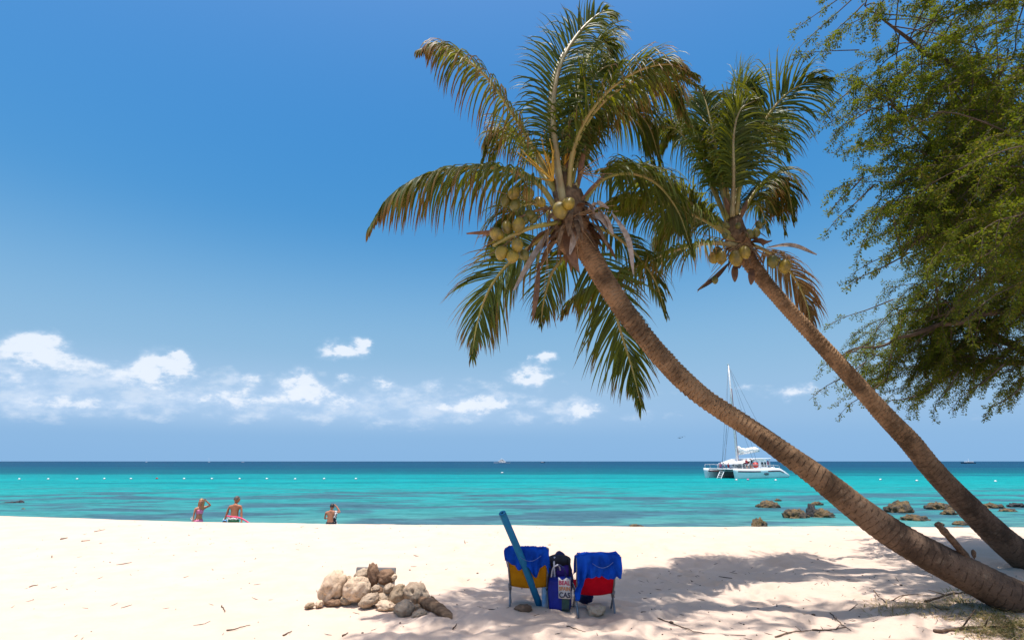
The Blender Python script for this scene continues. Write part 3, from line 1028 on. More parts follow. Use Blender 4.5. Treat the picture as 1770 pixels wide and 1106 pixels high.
# ------------------------------------------------------------------ leafy thorn tree at the right
rng = random.Random(12)
tbase = Vector((10.4, 9.3, gz(10.4, 9.3)))
tree = empty('thorn_tree', tbase)
tag(tree, 'spreading feathery leaved tree overhanging the beach from the right', 'tree')
fork = Vector((9.9, 9.1, 2.4))
LIMBS = [
    [fork, at(1890, 330, 8.9), at(1760, 190, 8.4), at(1640, 110, 8.0), at(1560, 60, 7.8), at(1500, 10, 7.7)],
    [fork, at(1880, 300, 8.6), at(1720, 180, 8.1), at(1690, 240, 7.9), at(1650, 320, 7.7), at(1600, 400, 7.6), at(1565, 450, 7.5)],
    [fork, at(1920, 520, 9.6), at(1780, 530, 9.8), at(1640, 560, 9.9), at(1540, 590, 10.0), at(1450, 620, 10.0)],
    [fork, at(1950, 600, 9.9), at(1800, 630, 10.2), at(1660, 620, 10.5), at(1560, 650, 10.7)],
    [fork, at(2050, 60, 9.3), at(1900, -150, 9.1), at(1700, -120, 8.7), at(1500, -80, 8.4)],
    [fork, Vector((8.9, 7.2, 4.1)), Vector((7.4, 6.3, 4.7)), Vector((6.1, 5.7, 4.8))],
    [fork, Vector((9.6, 11.0, 4.0)), Vector((8.8, 11.4, 4.6)), Vector((8.0, 11.6, 4.7))],
    [fork, at(1900, 420, 9.6), at(1760, 380, 9.6), at(1640, 360, 9.4), at(1540, 350, 9.2)],
    [fork, Vector((11.5, 9.8, 4.8)), Vector((12.6, 10.2, 6.4))],
    [fork, Vector((8.6, 7.0, 5.2)), Vector((7.0, 6.4, 8.0)), Vector((4.8, 6.0, 9.3)), Vector((2.2, 5.9, 9.6)), Vector((0.4, 5.8, 9.5)), Vector((-0.7, 5.6, 9.2))],  # added limb, unseen above the view, to shade the foreground sand
    [fork, Vector((8.9, 6.4, 4.6)), Vector((7.0, 4.4, 6.6)), Vector((4.6, 3.6, 7.2)), Vector((1.4, 3.2, 7.3)), Vector((-1.0, 3.0, 7.0))],  # added limb, unseen overhead, to shade the sand before the chairs
    [fork, at(1860, 480, 9.4), at(1740, 480, 9.7), at(1660, 520, 9.9), at(1600, 560, 10.0)],
    [fork, at(1900, 450, 9.0), at(1780, 400, 8.6), at(1700, 330, 8.2), at(1620, 250, 8.0), at(1530, 180, 7.8)],
]
tmb = MB()
tmb.add(*tube(spline([tbase - Vector((-.1, 0, .3)), tbase + Vector((.02, 0, .8)), tbase + Vector((-.2, -.1, 1.6)), fork], 24), [.34 - .006 * i + .02 * math.sin(i * 1.3) for i in range(24)], 12))
trunk_o = tmb.build('trunk', MAT['bark'], tree)
nodes = []
for L_ in LIMBS:
    pth = spline(L_, 44)
    pth = [p + Vector((mnoise.noise(p * 1.7), mnoise.noise(p * 1.7 + Vector((9, 0, 0))), mnoise.noise(p * 1.7 + Vector((0, 9, 0))))) * .10 * min(i / 8, 1) for i, p in enumerate(pth)]
    mesh_obj('limb', *tube(pth, [.10 * (1 - i / 43) ** 1.0 + .006 for i in range(44)], 8), MAT['bark'], tree)
    nodes += [(p, i / 43) for i, p in enumerate(pth) if i > 9]
POLY = [(1430, -420), (1480, 0), (1490, 60), (1500, 130), (1520, 190), (1515, 250), (1510, 300), (1530, 340), (1520, 390), (1570, 390), (1600, 430), (1570, 470), (1580, 520), (1510, 560), (1485, 605), (1470, 660), (1490, 640), (1560, 690), (1640, 668), (1700, 640), (1780, 670), (2500, 760), (2900, -420)]


def in_poly(x, y):
    c = False
    j = len(POLY) - 1
    for i in range(len(POLY)):
        xi, yi = POLY[i]
        xj, yj = POLY[j]
        if (yi > y) != (yj > y) and x < (xj - xi) * (y - yi) / (yj - yi) + xi:
            c = not c
        j = i
    return c


twig_mb = MB()
LV, LN = [], 0
lv_pos, lv_dir, lv_nrm, lv_len, lv_rnd = [], [], [], [], []
WIND = Vector((-0.92, -0.05, -0.22))


def spray(p, d, L, rnd):
    """twig with paired leaflets"""
    n_ = int(L / 0.0040)
    pts = [p.copy()]
    for k in range(5):
        d = (d + Vector((0, 0, -.10)) + Vector((rng.gauss(0, .10), rng.gauss(0, .10), rng.gauss(0, .09)))).normalized()
        p = p + d * L / 5
        pts.append(p.copy())
    twig_mb.add(*tube(pts, [.0045, .004, .0035, .003, .0025, .0015], 3, False))
    for i in range(n_):
        t = (0.04 + 0.96 * i / n_) * 5
        k = min(int(t), 4)
        q = pts[k].lerp(pts[k + 1], t - k)
        T = (pts[k + 1] - pts[k]).normalized()
        sd = Vector((rng.gauss(0, 1), rng.gauss(0, 1), rng.gauss(-.25, .7)))
        sd = (sd - T * sd.dot(T) * .8).normalized()
        w = (sd + T * rng.uniform(.1, .8)).normalized()
        lv_pos.append(q + sd * rng.uniform(0, .042))
        lv_dir.append(w)
        lv_nrm.append(Vector((rng.gauss(0, .6), rng.gauss(0, .6), 1)).normalized())
        lv_len.append(rng.uniform(.020, .046))
        lv_rnd.append(min(max(rnd + rng.uniform(-.25, .25), 0), 1))


count = 0
n_over = 0
tries = 0
while count < 900 and tries < 40000:
    tries += 1
    p0, t0 = rng.choice(nodes)
    if t0 < rng.random() * .6:
        continue
    P_ = p0 + Vector((rng.gauss(-.25, .75), rng.gauss(0, .7), rng.gauss(-.05, .62)))
    if P_.z < 2.1:
        continue
    q = project(P_)
    over = p0.y < 6.6 and p0.z > 6.2 and -.9 < P_.x and P_.y < 6.5 and P_.z > 2.2 + P_.y * 1.10  # foliage of the added unseen limbs, there for foreground shade
    if not over and (q is None or not in_poly(*q)):
        continue
    if over:
        q = (1600, 300)
    if P_.y < 9.95 and q[0] < 1300 + (q[1] - 430) * .95 + 400 and q[1] > 430:
        continue
    if over and n_over >= 230:
        continue
    n_over += over
    if q[0] > 1830 and rng.random() < .75:
        continue
    if q[1] < -60 and rng.random() < .6:
        continue
    if not over and q[0] < 1620 and rng.random() < .68:
        continue
    # branchlet from the limb to P_, then onwards with the wind
    d = (WIND + Vector((rng.gauss(0, .25), rng.gauss(0, .35), rng.gauss(0, .28)))).normalized()
    Lb = rng.uniform(.45, .95)
    path = spline([p0, p0.lerp(P_, .55) + Vector((0, 0, .08)), P_, P_ + d * Lb * .5 + Vector((0, 0, -.04)), P_ + d * Lb + Vector((0, 0, -.16))], 16)
    twig_mb.add(*tube(path, [.008 * (1 - i / 15) + .003 for i in range(16)], 5, False))
    tone = rng.random()
    ns = rng.randint(6, 9)
    for k in range(ns):
        t = .35 + .65 * k / (ns - 1)
        j = min(int(t * 15), 14)
        T = (path[j + 1] - path[j]).normalized()
        dd = (T + Vector((rng.gauss(-.25, .3), rng.gauss(0, .55), rng.gauss(-.1, .45)))).normalized()
        spray(path[j], dd, rng.uniform(.25, .5) * (1.0 if k < ns - 1 else 1.2), tone)
    count += 1
# a few long free twigs beyond the crown's edge
for (x0, y0, x1, y1, Y) in [(1450, 20, 1372, 92, 7.7), (1440, 5, 1362, 60, 7.8), (1470, 30, 1430, 70, 7.6), (1445, 88, 1378, 90, 7.7), (1460, 165, 1425, 198, 7.6), (1480, 205, 1440, 230, 7.6), (1470, 330, 1432, 372, 7.5),
                            (1480, 350, 1428, 402, 7.4), (1530, 460, 1458, 500, 7.4), (1550, 435, 1470, 475, 7.5), (1500, 535, 1425, 565, 9.8), (1470, 610, 1415, 640, 9.8), (1460, 650, 1398, 692, 9.8), (1500, 680, 1448, 720, 9.9), (1640, 670, 1612, 718, 8.6), (1700, 660, 1640, 712, 8.6), (1740, 690, 1700, 722, 9), (1560, 690, 1520, 700, 9.9)]:
    a, b = at(x0, y0, Y), at(x1, y1, Y - .05)
    pth = spline([a + (a - b) * .6, a, a.lerp(b, .5) + Vector((0, .05, .03)), b], 12)
    twig_mb.add(*tube(pth, [.009 * (1 - i / 11) + .0025 for i in range(12)], 4, False))
    for k in range(5):
        spray(pth[4 + int(k * 1.6)], ((b - a).normalized() + Vector((rng.gauss(0, .3), rng.gauss(0, .4), rng.gauss(-.1, .3)))).normalized(), rng.uniform(.14, .26), rng.random())
tw = twig_mb.build('twigs', MAT['bark'], tree)
tw['kind'] = 'stuff'
P_ = np.array([tuple(v) for v in lv_pos])
D_ = np.array([tuple(v) for v in lv_dir])
N_ = np.array([tuple(v) for v in lv_nrm])
S_ = np.cross(D_, N_)
S_ /= np.linalg.norm(S_, axis=1, keepdims=True) + 1e-9
Ln = np.array(lv_len)[:, None]
q0 = P_
q1 = P_ + D_ * Ln * .5 + S_ * Ln * .27
q2 = P_ + D_ * Ln
q3 = P_ + D_ * Ln * .5 - S_ * Ln * .27
LVv = np.stack([q0, q1, q2, q3], 1).reshape(-1, 3)
LF = np.arange(len(LVv)).reshape(-1, 4)
rr = np.repeat(np.array(lv_rnd), 4)
crown = mesh_obj('crown', LVv, LF.tolist(), MAT['leaf'], tree, smooth=False, attrs={'rnd': rr, 'tip': np.clip(np.repeat(np.random.rand(len(P_)) ** 6, 4), 0, 1)})
crown['kind'] = 'stuff'

# ------------------------------------------------------------------ beach chairs
MAT['yellow'] = M('yellow_canvas', (0.44, 0.19, 0.007), (0.37, 0.155, 0.006), 14, 0.85, 0.25, 160, 0.05, bdist=.004)
MAT['red'] = M('red_canvas', (0.44, 0.004, 0.016), (0.36, 0.003, 0.013), 14, 0.85, 0.25, 160, 0.05, bdist=.004)
MAT['steel'] = M('grey_tube', (0.22, 0.23, 0.25), (0.15, 0.15, 0.16), 20, 0.4, 0, spec=.5, metal=.4)
MAT['towel'] = M('blue_towel', (0.008, 0.075, 0.48), (0.005, 0.04, 0.29), 6, 0.95, 0.6, 220, 0.04, bdist=.006)
MAT['noodle'] = M('blue_foam', (0.008, 0.16, 0.33), (0.007, 0.13, 0.28), 10, 0.7, 0.1, 120, 0.3)
MAT['cord'] = M('pale_cord', (0.5, 0.5, 0.55), (0.4, 0.4, 0.45), 20, 0.7)
MAT['cord_blue'] = M('grey_blue_cord', (.10, .16, .38), None, 20, .8)
MAT['navy'] = M('navy_cloth', (0.012, 0.02, 0.11), (0.008, 0.012, 0.05), 10, 0.7, 0.3, 60, .3)
MAT['black'] = M('black_cloth', (0.012, 0.012, 0.016), (0.02, 0.02, 0.03), 10, 0.7, 0.3, 60, .3)
MAT['purple'] = M('purple_cloth', (0.05, 0.015, 0.22), (0.03, 0.01, 0.14), 10, 0.7, 0.3, 60, .3)
MAT['bagblue'] = M('bag_blue', (0.006, 0.016, 0.22), (0.005, 0.012, 0.16), 6, 0.45, 0.3, 25, .2)
MAT['white'] = M('white_paint', (0.78, 0.78, 0.76), (0.70, 0.70, 0.69), 3, 0.35)
MAT['patch'] = M('white_label', (0.42, 0.41, 0.42), (0.58, 0.56, 0.54), 8, 0.5, 0.2, 40)
MAT['inkred'] = M('red_ink', (0.45, 0.02, 0.10), None, 8, 0.6)
MAT['inkorange'] = M('orange_ink', (0.50, 0.19, 0.05), None, 8, 0.6)
MAT['inkdark'] = M('dark_ink', (0.02, 0.02, 0.05), None, 8, 0.6)
MAT['bottle'] = M('green_cloth', (0.012, 0.07, 0.05), (0.01, 0.03, 0.04), 18, 0.5)


def print_material():
    m_, t, b = principled('bag_print')
    co = t.new('ShaderNodeTexCoord').outputs['Object']
    vo = t.new('ShaderNodeTexVoronoi')
    vo.inputs['Scale'].default_value = 15.0
    t.l.new(co, vo.inputs['Vector'])
    s_ = t.sep(vo.outputs['Color'])
    c = t.ramp(s_[0], [(0.0, (.5, .42, .03)), (.25, (.22, .36, .03)), (.42, (.5, .03, .04)), (.62, (.3, .02, .2)), (.8, (.45, .45, .5)), (.95, (.4, .02, .03))])
    t.put(b.inputs['Base Color'], c)
    b.inputs['Roughness'].default_value = .4
    return m_


MAT['print'] = print_material()


def grid_mesh(fn, nu, nv, thick=0.0, nrm=None):
    v = [Vector(fn(i / (nu - 1), j / (nv - 1))) for j in range(nv) for i in range(nu)]
    f = [(j * nu + i, j * nu + i + 1, (j + 1) * nu + i + 1, (j + 1) * nu + i) for j in range(nv - 1) for i in range(nu - 1)]
    if thick:
        n = Vector(nrm) * thick
        o = len(v)
        v2 = [p + n for p in v]
        f2 = [tuple(reversed([x + o for x in q])) for q in f]
        ring = [i for i in range(nu)] + [j * nu + nu - 1 for j in range(1, nv)] + [(nv - 1) * nu + i for i in range(nu - 2, -1, -1)] + [j * nu for j in range(nv - 2, 0, -1)]
        side = [(ring[k], ring[k - 1], ring[k - 1] + o, ring[k] + o) for k in range(len(ring))]
        v, f = v + v2, f + f2 + side
    return v, f


BT, BB = Vector((0, -.165, .635)), Vector((0, .0, .215))      # chair back: top and bottom of the frame


def make_chair(loc, rz, Wb, Wt, cloth, label):
    ch = empty('beach_chair', loc, rz)
    tag(ch, label, 'beach chair', 'low folding beach chairs')

    def back(u, v):
        w = (Wb + (Wt - Wb) * v) * .5
        p = BB.lerp(BT, v)
        sag = .035 * (1 - (2 * u - 1) ** 2) * (.4 + .6 * math.sin(math.pi * min(v + .15, 1)))
        return (w * (2 * u - 1), p.y - sag, p.z - .02 * (1 - (2 * u - 1) ** 2) * (1 - v))
    mesh_obj('backrest', *grid_mesh(back, 17, 13, .006, (0, 1, 0)), MAT[cloth], ch, local=True)

    def seat(u, v):
        w = Wb * .5
        return (w * (2 * u - 1), .005 + .42 * v, .215 + .07 * v - .05 * (1 - (2 * u - 1) ** 2) * math.sin(math.pi * (v * .8 + .1)))
    mesh_obj('seat', *grid_mesh(seat, 13, 11, .006, (0, 0, -1)), MAT[cloth], ch, local=True)
    for s in (-1, 1):
        mesh_obj('back_frame', *bar((s * (Wb / 2 + .004), BB.y + .02, BB.z - .04), (s * (Wt / 2 + .004), BT.y, BT.z), .0115), MAT['steel'], ch, local=True)
        mesh_obj('seat_frame', *bar((s * (Wb / 2 + .004), -.02, .205), (s * (Wb / 2 + .004), .44, .288), .0115), MAT['steel'], ch, local=True)
        mesh_obj('leg', *tube(spline([(s * (Wb / 2 + .012), .16, .25), (s * (Wb / 2 + .012), .03, .13), (s * (Wb / 2 + .010), -.04, -.03)], 8), .0115), MAT['steel'], ch, local=True)
        mesh_obj('leg', *tube(spline([(s * (Wb / 2 + .020), .0, .23), (s * (Wb / 2 + .022), .1, .12), (s * (Wb / 2 + .024), .22, -.03)], 8), .0115), MAT['steel'], ch, local=True)
    mesh_obj('top_rail', *bar((-Wt / 2 - .004, BT.y, BT.z), (Wt / 2 + .004, BT.y, BT.z), .0115), MAT['steel'], ch, local=True)
    return ch


def make_towel(chair, half, Lf, label, seed, ext=.0):
    """towel laid over the chair back; Lf = (u, hanging length) profile on the camera side"""
    us = [a for a, _ in Lf]
    ls = [b for _, b in Lf]
    d = (BB - BT).normalized()
    nrm = Vector((0, -1, -.39)).normalized()
    rzm = Matrix.Rotation(chair.rotation_euler.z, 4, 'Z')

    def fn(a, b):
        u = 2 * a - 1
        L = sum(float(np.interp(u + du, us, ls)) for du in (-.09, -.045, 0, .045, .09)) / 5 + .008 * mnoise.noise(Vector((u * 5, seed, 2)))
        front = .22
        s = -front + (front + L) * b
        ex = max(abs(u) * half - half + ext, 0)
        fold = .018 * math.sin(u * 8 + seed + 3 * b + 2 * mnoise.noise(Vector((u * 2, s * 4, seed)))) + .030 * mnoise.noise(Vector((u * 2.6 + seed, s * 5, 0))) + .008 * mnoise.noise(Vector((u * 7 + seed, s * 12, 3)))
        fold *= min(abs(s) / .08, 1)
        x = u * half + .02 * mnoise.noise(Vector((u * 2, s * 6, seed)))
        if s < 0:
            p = BT + Vector((0, .028, .012)) + d * (-s) + Vector((0, .01 + abs(fold), 0))
        else:
            p = BT + Vector((0, -.03, .012)) + d * s + nrm * (.028 + abs(fold) * (1 + 2.2 * min(s * 3, 1)))
            p.y += -.02
        if abs(s) < .03:
            p.z += .012 * (1 - abs(s) / .03)
        p.z -= ex * .55 + .006 * mnoise.noise(Vector((u * 3, seed, 1)))
        p.x += x - math.copysign(ex * .25, u)
        return p
    v, f = grid_mesh(fn, 60, 56, .006, (0, .8, -.3))
    o = mesh_obj('towel', [rzm @ p for p in v], f, MAT['towel'], None, local=True)
    o.location = chair.location
    return o


def setdown(px, py):
    p = on_ground(px, py)
    p.z = real_z(p.x, p.y)
    return p


pa, pb = setdown(914, 1053), setdown(1030, 1060)
chA = make_chair(pa, R(-6), .40, .455, 'yellow', 'low beach chair with yellow canvas back and blue towel draped over it')
chB = make_chair(pb, R(5), .385, .44, 'red', 'low beach chair with red canvas back beside the tote bag')
twA = make_towel(chA, .262, [(-1, .10), (-.75, .13), (-.5, .20), (-.2, .22), (.12, .17), (.2, .31), (.42, .34), (.5, .20), (.8, .15), (1, .24)], '', 1.7, .055)
tag(twA, 'blue towel over the back of the yellow chair', 'towel', 'blue beach towels')
twB = make_towel(chB, .258, [(-1, .47), (-.8, .46), (-.62, .34), (-.5, .24), (.0, .235), (.6, .235), (.85, .25), (1, .19)], '', 4.1, .055)
tag(twB, 'blue towel over the back of the red chair, one corner hanging low', 'towel', 'blue beach towels')
for tw_, x0, x1 in ((twA, -.10, .13), (twB, -.06, .16)):
    c_ = mesh_obj('cord', *tube([Vector((x0 + (x1 - x0) * i / 11, -.30, .565 - .05 * math.sin(math.pi * i / 11) + .012 * i / 11)) for i in range(12)], .0028, 5), MAT['cord_blue'], tw_, local=True)

# foam pool noodle leaning on the yellow chair
na, nb = at(868, 886, 6.40), setdown(934, 1046)
nb.y -= .03
npath = spline([na, na.lerp(nb, .5) + Vector((.012, -.015, -.01)), nb + Vector((0, 0, -.02))], 26)
nv, nf = tube(npath, .039, 18, False)
nv2, nf2 = tube(npath, .013, 18, False)
o_ = len(nv)
ring = [(k, (k + 1) % 18, (k + 1) % 18 + o_, k + o_) for k in range(18)]
e_ = 25 * 18
ring2 = [(e_ + k, e_ + k + o_, e_ + (k + 1) % 18 + o_, e_ + (k + 1) % 18) for k in range(18)]
nd = mesh_obj('pool_noodle', nv + nv2, nf + [tuple(x + o_ for x in reversed(q)) for q in nf2] + ring + ring2, MAT['noodle'], origin=nb)
tag(nd, 'long blue foam pool noodle leaning against the yellow beach chair', 'pool noodle')

# tote bag
bp = setdown(967, 1058)
bag = empty('tote_bag', bp, R(-14))
tag(bag, 'glossy blue tote bag with white lettered label and patterned side', 'bag')


def bagbody(u, v):
    return None


def prism(c, d, seed, amp=.012, n=9):
    """soft box: subdivided cube with bulging, uneven faces"""
    bm = bmesh.new()
    bmesh.ops.create_cube(bm, size=1.0)
    bmesh.ops.subdivide_edges(bm, edges=list(bm.edges), cuts=n, use_grid_fill=True)
    vs = []
    for vv in bm.verts:
        p = vv.co
        k = 1 + .10 * (1 - (2 * p.z) ** 2) * .6
        q = Vector((p.x * d[0] * k, p.y * d[1] * k, p.z * d[2]))
        q += Vector((mnoise.noise(q * 9 + Vector((seed, 0, 0))), mnoise.noise(q * 9 + Vector((0, seed, 0))), mnoise.noise(q * 9 + Vector((0, 0, seed))))) * amp
        vs.append(q + Vector(c))
    bm.verts.index_update()
    fs = [tuple(w.index for w in f_.verts) for f_ in bm.faces]
    fn_ = [f_.normal.copy() for f_ in bm.faces]
    bm.free()
    return vs, fs, fn_


bv, bf, bn = prism((0, .07, .158), (.225, .15, .316), 2.0)
mesh_obj('body', bv, bf, [MAT['bagblue'], MAT['print'], MAT['bottle']], bag, local=True,
         mi=[1 if n_.x < -.5 else (2 if (n_.y < -.5 and sum(bv[i].x for i in q) / 4 > .02 and sum(bv[i].z for i in q) / 4 < .13) else 0) for q, n_ in zip(bf, bn)])
for s in (-.07, .07):
    mesh_obj('handle', *tube(spline([(s * 1.2, .0, .33), (s * .9, -.01, .42), (0, -.015, .46), (-s * .2, .03, .40)], 14), .009, 6), MAT['cord'] if s < 0 else MAT['navy'], bag, local=True)


def patchf(u, v):
    return (-.003 + .135 * u, -.022 - .006 * math.sin(u * 3.1) - .004 * math.sin(v * 5), .122 + .200 * v + (.014 * math.cos(u * 9) if v > .95 else 0))


pt = mesh_obj('label_panel', *grid_mesh(patchf, 9, 9, .003, (0, 1, 0)), MAT['patch'], bag, local=True)


def text_mesh(txt, size):
    cu = bpy.data.curves.new('txt', 'FONT')
    cu.body = txt
    cu.size = size
    cu.extrude = .0012
    cu.offset = size * .028
    cu.align_x = 'LEFT'
    ob = bpy.data.objects.new('txt', cu)
    COL.objects.link(ob)
    dg = bpy.context.evaluated_depsgraph_get()
    me = bpy.data.meshes.new_from_object(ob.evaluated_get(dg))
    bpy.data.objects.remove(ob)
    return me


for txt, z, sz, m_ in (('BEAL', .262, .062, 'inkred'), ('SPAIN', .206, .054, 'inkorange'), ('CAS', .135, .074, 'inkdark')):
    me = text_mesh(txt, sz)
    me.materials.clear()
    me.materials.append(MAT[m_])
    o_ = bpy.data.objects.new('lettering', me)
    COL.objects.link(o_)
    o_.parent = pt
    wmax = max(v.co.x for v in me.vertices)
    o_.scale = (min(.125 / wmax, 1.0), 1, 1)
    o_.location = (.004, -.034, z)
    o_.rotation_euler = (R(90), 0, 0)

# dark rucksack standing behind the bag
rp = Vector((bp.x + .03, bp.y + .26, real_z(bp.x + .03, bp.y + .26)))
rk = empty('rucksack', rp, R(8))
tag(rk, 'dark navy rucksack with purple front, wedged between the two chairs', 'rucksack')
v_, f_ = blob((0, 0, .27), (.155, .11, .29), 4, .10, 1.6, 3.3, None, lambda q, p: Vector((q.x, q.y, q.z if q.z > 0 else q.z * .93)))
mesh_obj('body', v_, f_, MAT['navy'], rk, local=True)
mesh_obj('front_pocket', *blob((.03, -.09, .36), (.10, .05, .085), 3, .12, 2.0, 5.1), MAT['purple'], rk, local=True)
mesh_obj('top_flap', *blob((-.01, -.02, .47), (.14, .11, .075), 3, .14, 2.0, 8.1), MAT['black'], rk, local=True)
for s in (-.07, .07):
    mesh_obj('strap', *tube(spline([(s, -.07, .52), (s * 1.3, -.13, .44), (s * 1.2, -.13, .3), (s, -.11, .18)], 14), .011, 6), MAT['black'] if s > 0 else MAT['cord'], rk, local=True)
p_ = Vector((bp.x - .15, bp.y + .16, 0))
p_.z = real_z(p_.x, p_.y)
MAT['skyblue'] = M('light_blue_plastic', (.10, .33, .62), (.5, .55, .6), 6, .35)
bo = empty('water_bottle', p_)
tag(bo, 'pale blue bottle with white cap between yellow chair and tote bag', 'bottle')
mesh_obj('body', *tube([Vector((0, 0, z)) for z in (0, .01, .28, .33, .345)], [.030, .036, .036, .02, .016], 14), MAT['skyblue'], bo, local=True)
mesh_obj('cap', *tube([Vector((0, 0, z)) for z in (.345, .347, .385, .39)], [.016, .021, .021, .016], 14), MAT['white'], bo, local=True)
fb = setdown(1012, 1045)
fl = mesh_obj('flip_flop', *blob(Vector((fb.x, fb.y + .1, fb.z + .06)), (.05, .13, .07), 3, .2, 2, 2.2, rot_euler(0, 20, 40)), MAT['navy'], origin=fb)
fl.name = 'cloth_bundle'
tag(fl, 'dark blue crumpled cloth lying under the red chair', 'cloth')

# ------------------------------------------------------------------ stones
def coral_mat(name, c1, c2):
    m_, t, b = principled(name)
    co = t.new('ShaderNodeTexCoord').outputs['Object']
    n1 = t.noise(co, 9.0, 6.0, .65)
    n2 = t.noise(co, 45.0, 4.0, .7)
    c = t.mix(t.step(n1, .35, .68), c1, c2)
    vo = t.new('ShaderNodeTexVoronoi')
    vo.inputs['Scale'].default_value = 34.0
    t.l.new(co, vo.inputs['Vector'])
    pit = t.m('MULTIPLY', t.step(vo.outputs['Distance'], .30, .12), t.step(n1, .48, .6))
    c = t.mix(t.m('MULTIPLY', t.step(n2, .5, .75), .5), c, tuple(x * .6 for x in c2))
    t.put(b.inputs['Base Color'], c)
    b.inputs['Roughness'].default_value = .95
    b.inputs['Specular IOR Level'].default_value = .15
    h = t.m('SUBTRACT', t.m('ADD', t.m('MULTIPLY', n2, .6), n1), pit)
    t.put(b.inputs['Normal'], t.bump(h, .9, .02))
    return m_


MAT['coral_cream'] = coral_mat('cream_coral', (.64, .49, .345), (.50, .36, .24))
MAT['coral_grey'] = coral_mat('grey_coral', (.46, .355, .25), (.29, .21, .145))
MAT['coral_tan'] = coral_mat('tan_coral', (.40, .30, .20), (.27, .19, .12))
MAT['coral_brown'] = coral_mat('brown_coral', (.26, .16, .10), (.15, .09, .055))
MAT['board'] = M('grey_plastic', (.17, .155, .145), (.14, .13, .12), 6, .5, .1, 60)


def stone(px, py, w, h, Y, depth, tilt, mat, seed, label, name='coral_stone', pits=0, amp=.16, cat='stone', group='pile of coral stones', lift=0.0):
    Y = min(Y - .10, on_ground(px, py + h * .46).y + depth * .55)
    s = pray(px, py).y / Y
    c = at(px, py, Y)
    hw, hh = .5 * w / s, .5 * h / s
    rot = rot_euler(0, tilt, 0)
    rg = random.Random(int(seed * 100))
    P_ = []
    for _ in range(pits):
        a = rg.uniform(0, 2 * math.pi)
        e = rg.uniform(-.75, .75)
        P_.append((Vector((math.cos(a) * .8 * math.cos(e), -abs(math.cos(e)) * .8 - .2, math.sin(e))).normalized(), rg.uniform(.10, .24)))

    def fn(q, p):
        k = 1.0 + .16 * mnoise.fractal(p * 2.1 + Vector((seed * 5, 0, seed)), .9, 2.1, 3) - .10 * abs(mnoise.noise(p * 3.1 + Vector((0, seed * 4, 0)))) + .06 * mnoise.fractal(p * 7 + Vector((seed, seed * 2, 0)), .8, 2.2, 4)
        k -= .09 * max(0, .38 - mnoise.voronoi(p * 3.4 + Vector((seed, 0, seed)))[0][0]) * 3
        for d_, r_ in P_:
            x = (p - d_).length / r_
            if x < 1.6:
                k -= .30 * math.exp(-x * x * 2.2)
        return q * k
    v, f = blob(c, (hw, depth, hh), 4, amp, 1.15, seed, rot, fn)
    base = Vector((c.x, c.y, c.z - hh))
    o = mesh_obj(name, v, f, MAT[mat], origin=base)
    tag(o, label, cat, group)
    return o


stone(577, 1014, 45, 57, 7.22, .13, 22, 'coral_cream', 1.1, 'large pale cream coral slab leaning at left end of the stone pile', pits=5, amp=.10)
stone(617, 1018, 49, 42, 7.12, .12, -20, 'coral_cream', 2.3, 'rounded cream coral stone with a hollow beside the leaning slab', pits=3, amp=.10)
stone(627, 994, 34, 22, 7.34, .10, -25, 'coral_grey', 3.7, 'grey coral stone behind the hollow one, against the grey board')
stone(645, 994, 21, 40, 7.28, .07, -8, 'coral_brown', 4.2, 'upright brown pointed stone in front of the grey board', amp=.12)
stone(668, 997, 31, 27, 7.26, .08, 10, 'coral_brown', 5.5, 'brown round stone with a dark hole on top of the pile', pits=2, amp=.12)
stone(681, 998, 9, 13, 7.22, .03, 30, 'coral_cream', 5.9, 'tiny pale chip at the right of the brown holed stone')
stone(650, 1017, 15, 13, 7.14, .05, -20, 'coral_grey', 6.1, 'small pale ring shaped coral in the middle of the pile', pits=2)
stone(672, 1017, 22, 15, 7.10, .05, -35, 'coral_grey', 7.4, 'small spotted grey coral tilted in the middle of the pile', pits=4)
stone(687, 1028, 26, 38, 7.06, .08, 22, 'coral_tan', 8.8, 'tan oval stone propped upright right of the middle', amp=.10)
stone(717, 1027, 46, 40, 7.10, .13, 8, 'coral_grey', 9.6, 'big grey pitted coral dome at the right of the pile', pits=9, amp=.12)
stone(638, 1037, 36, 20, 7.00, .08, -24, 'coral_grey', 10.2, 'grey wedge shaped stone in front of the hollow cream stone', amp=.12)
stone(668, 1047, 34, 18, 6.94, .08, 8, 'coral_cream', 11.9, 'flat pale shell shaped stone at front of the pile', pits=2, amp=.14)
stone(699, 1052, 38, 28, 6.98, .10, 0, 'coral_grey', 12.4, 'grey rounded stone at the foot of the pitted dome')
stone(721, 1051, 18, 14, 7.02, .05, 0, 'coral_tan', 13.3, 'small round stone under the pitted dome')
stone(725, 1061, 25, 17, 6.92, .07, -15, 'coral_grey', 14.5, 'broken grey stone at the lower right foot of the pile', pits=3)
stone(535, 1046, 17, 9, 7.06, .06, -15, 'coral_tan', 15.7, 'little flat tan stone lying alone left of the pile')
stone(552, 1043, 14, 11, 7.08, .05, -30, 'coral_cream', 16.2, 'small cream chunk under the leaning slab')
stone(580, 1040, 34, 14, 7.16, .10, 0, 'coral_brown', 17.1, 'low brown stone propping up the leaning cream slab')
stone(599, 1036, 20, 18, 7.12, .07, 20, 'coral_tan', 18.3, 'tan stone wedged between the two cream stones')
stone(662, 1034, 26, 20, 7.10, .08, 0, 'coral_grey', 19.9, 'dull grey stone deep in the middle of the pile')
stone(657, 1022, 12, 15, 7.16, .05, 0, 'coral_brown', 20.4, 'small brown stone just below the upright pointed one')
stone(602, 1004, 14, 18, 7.26, .05, 15, 'coral_tan', 21.5, 'small tan stone behind the leaning cream slab')
stone(642, 1022, 12, 14, 7.22, .05, 0, 'coral_grey', 22.5, 'small dark stone right behind the hollow cream stone')
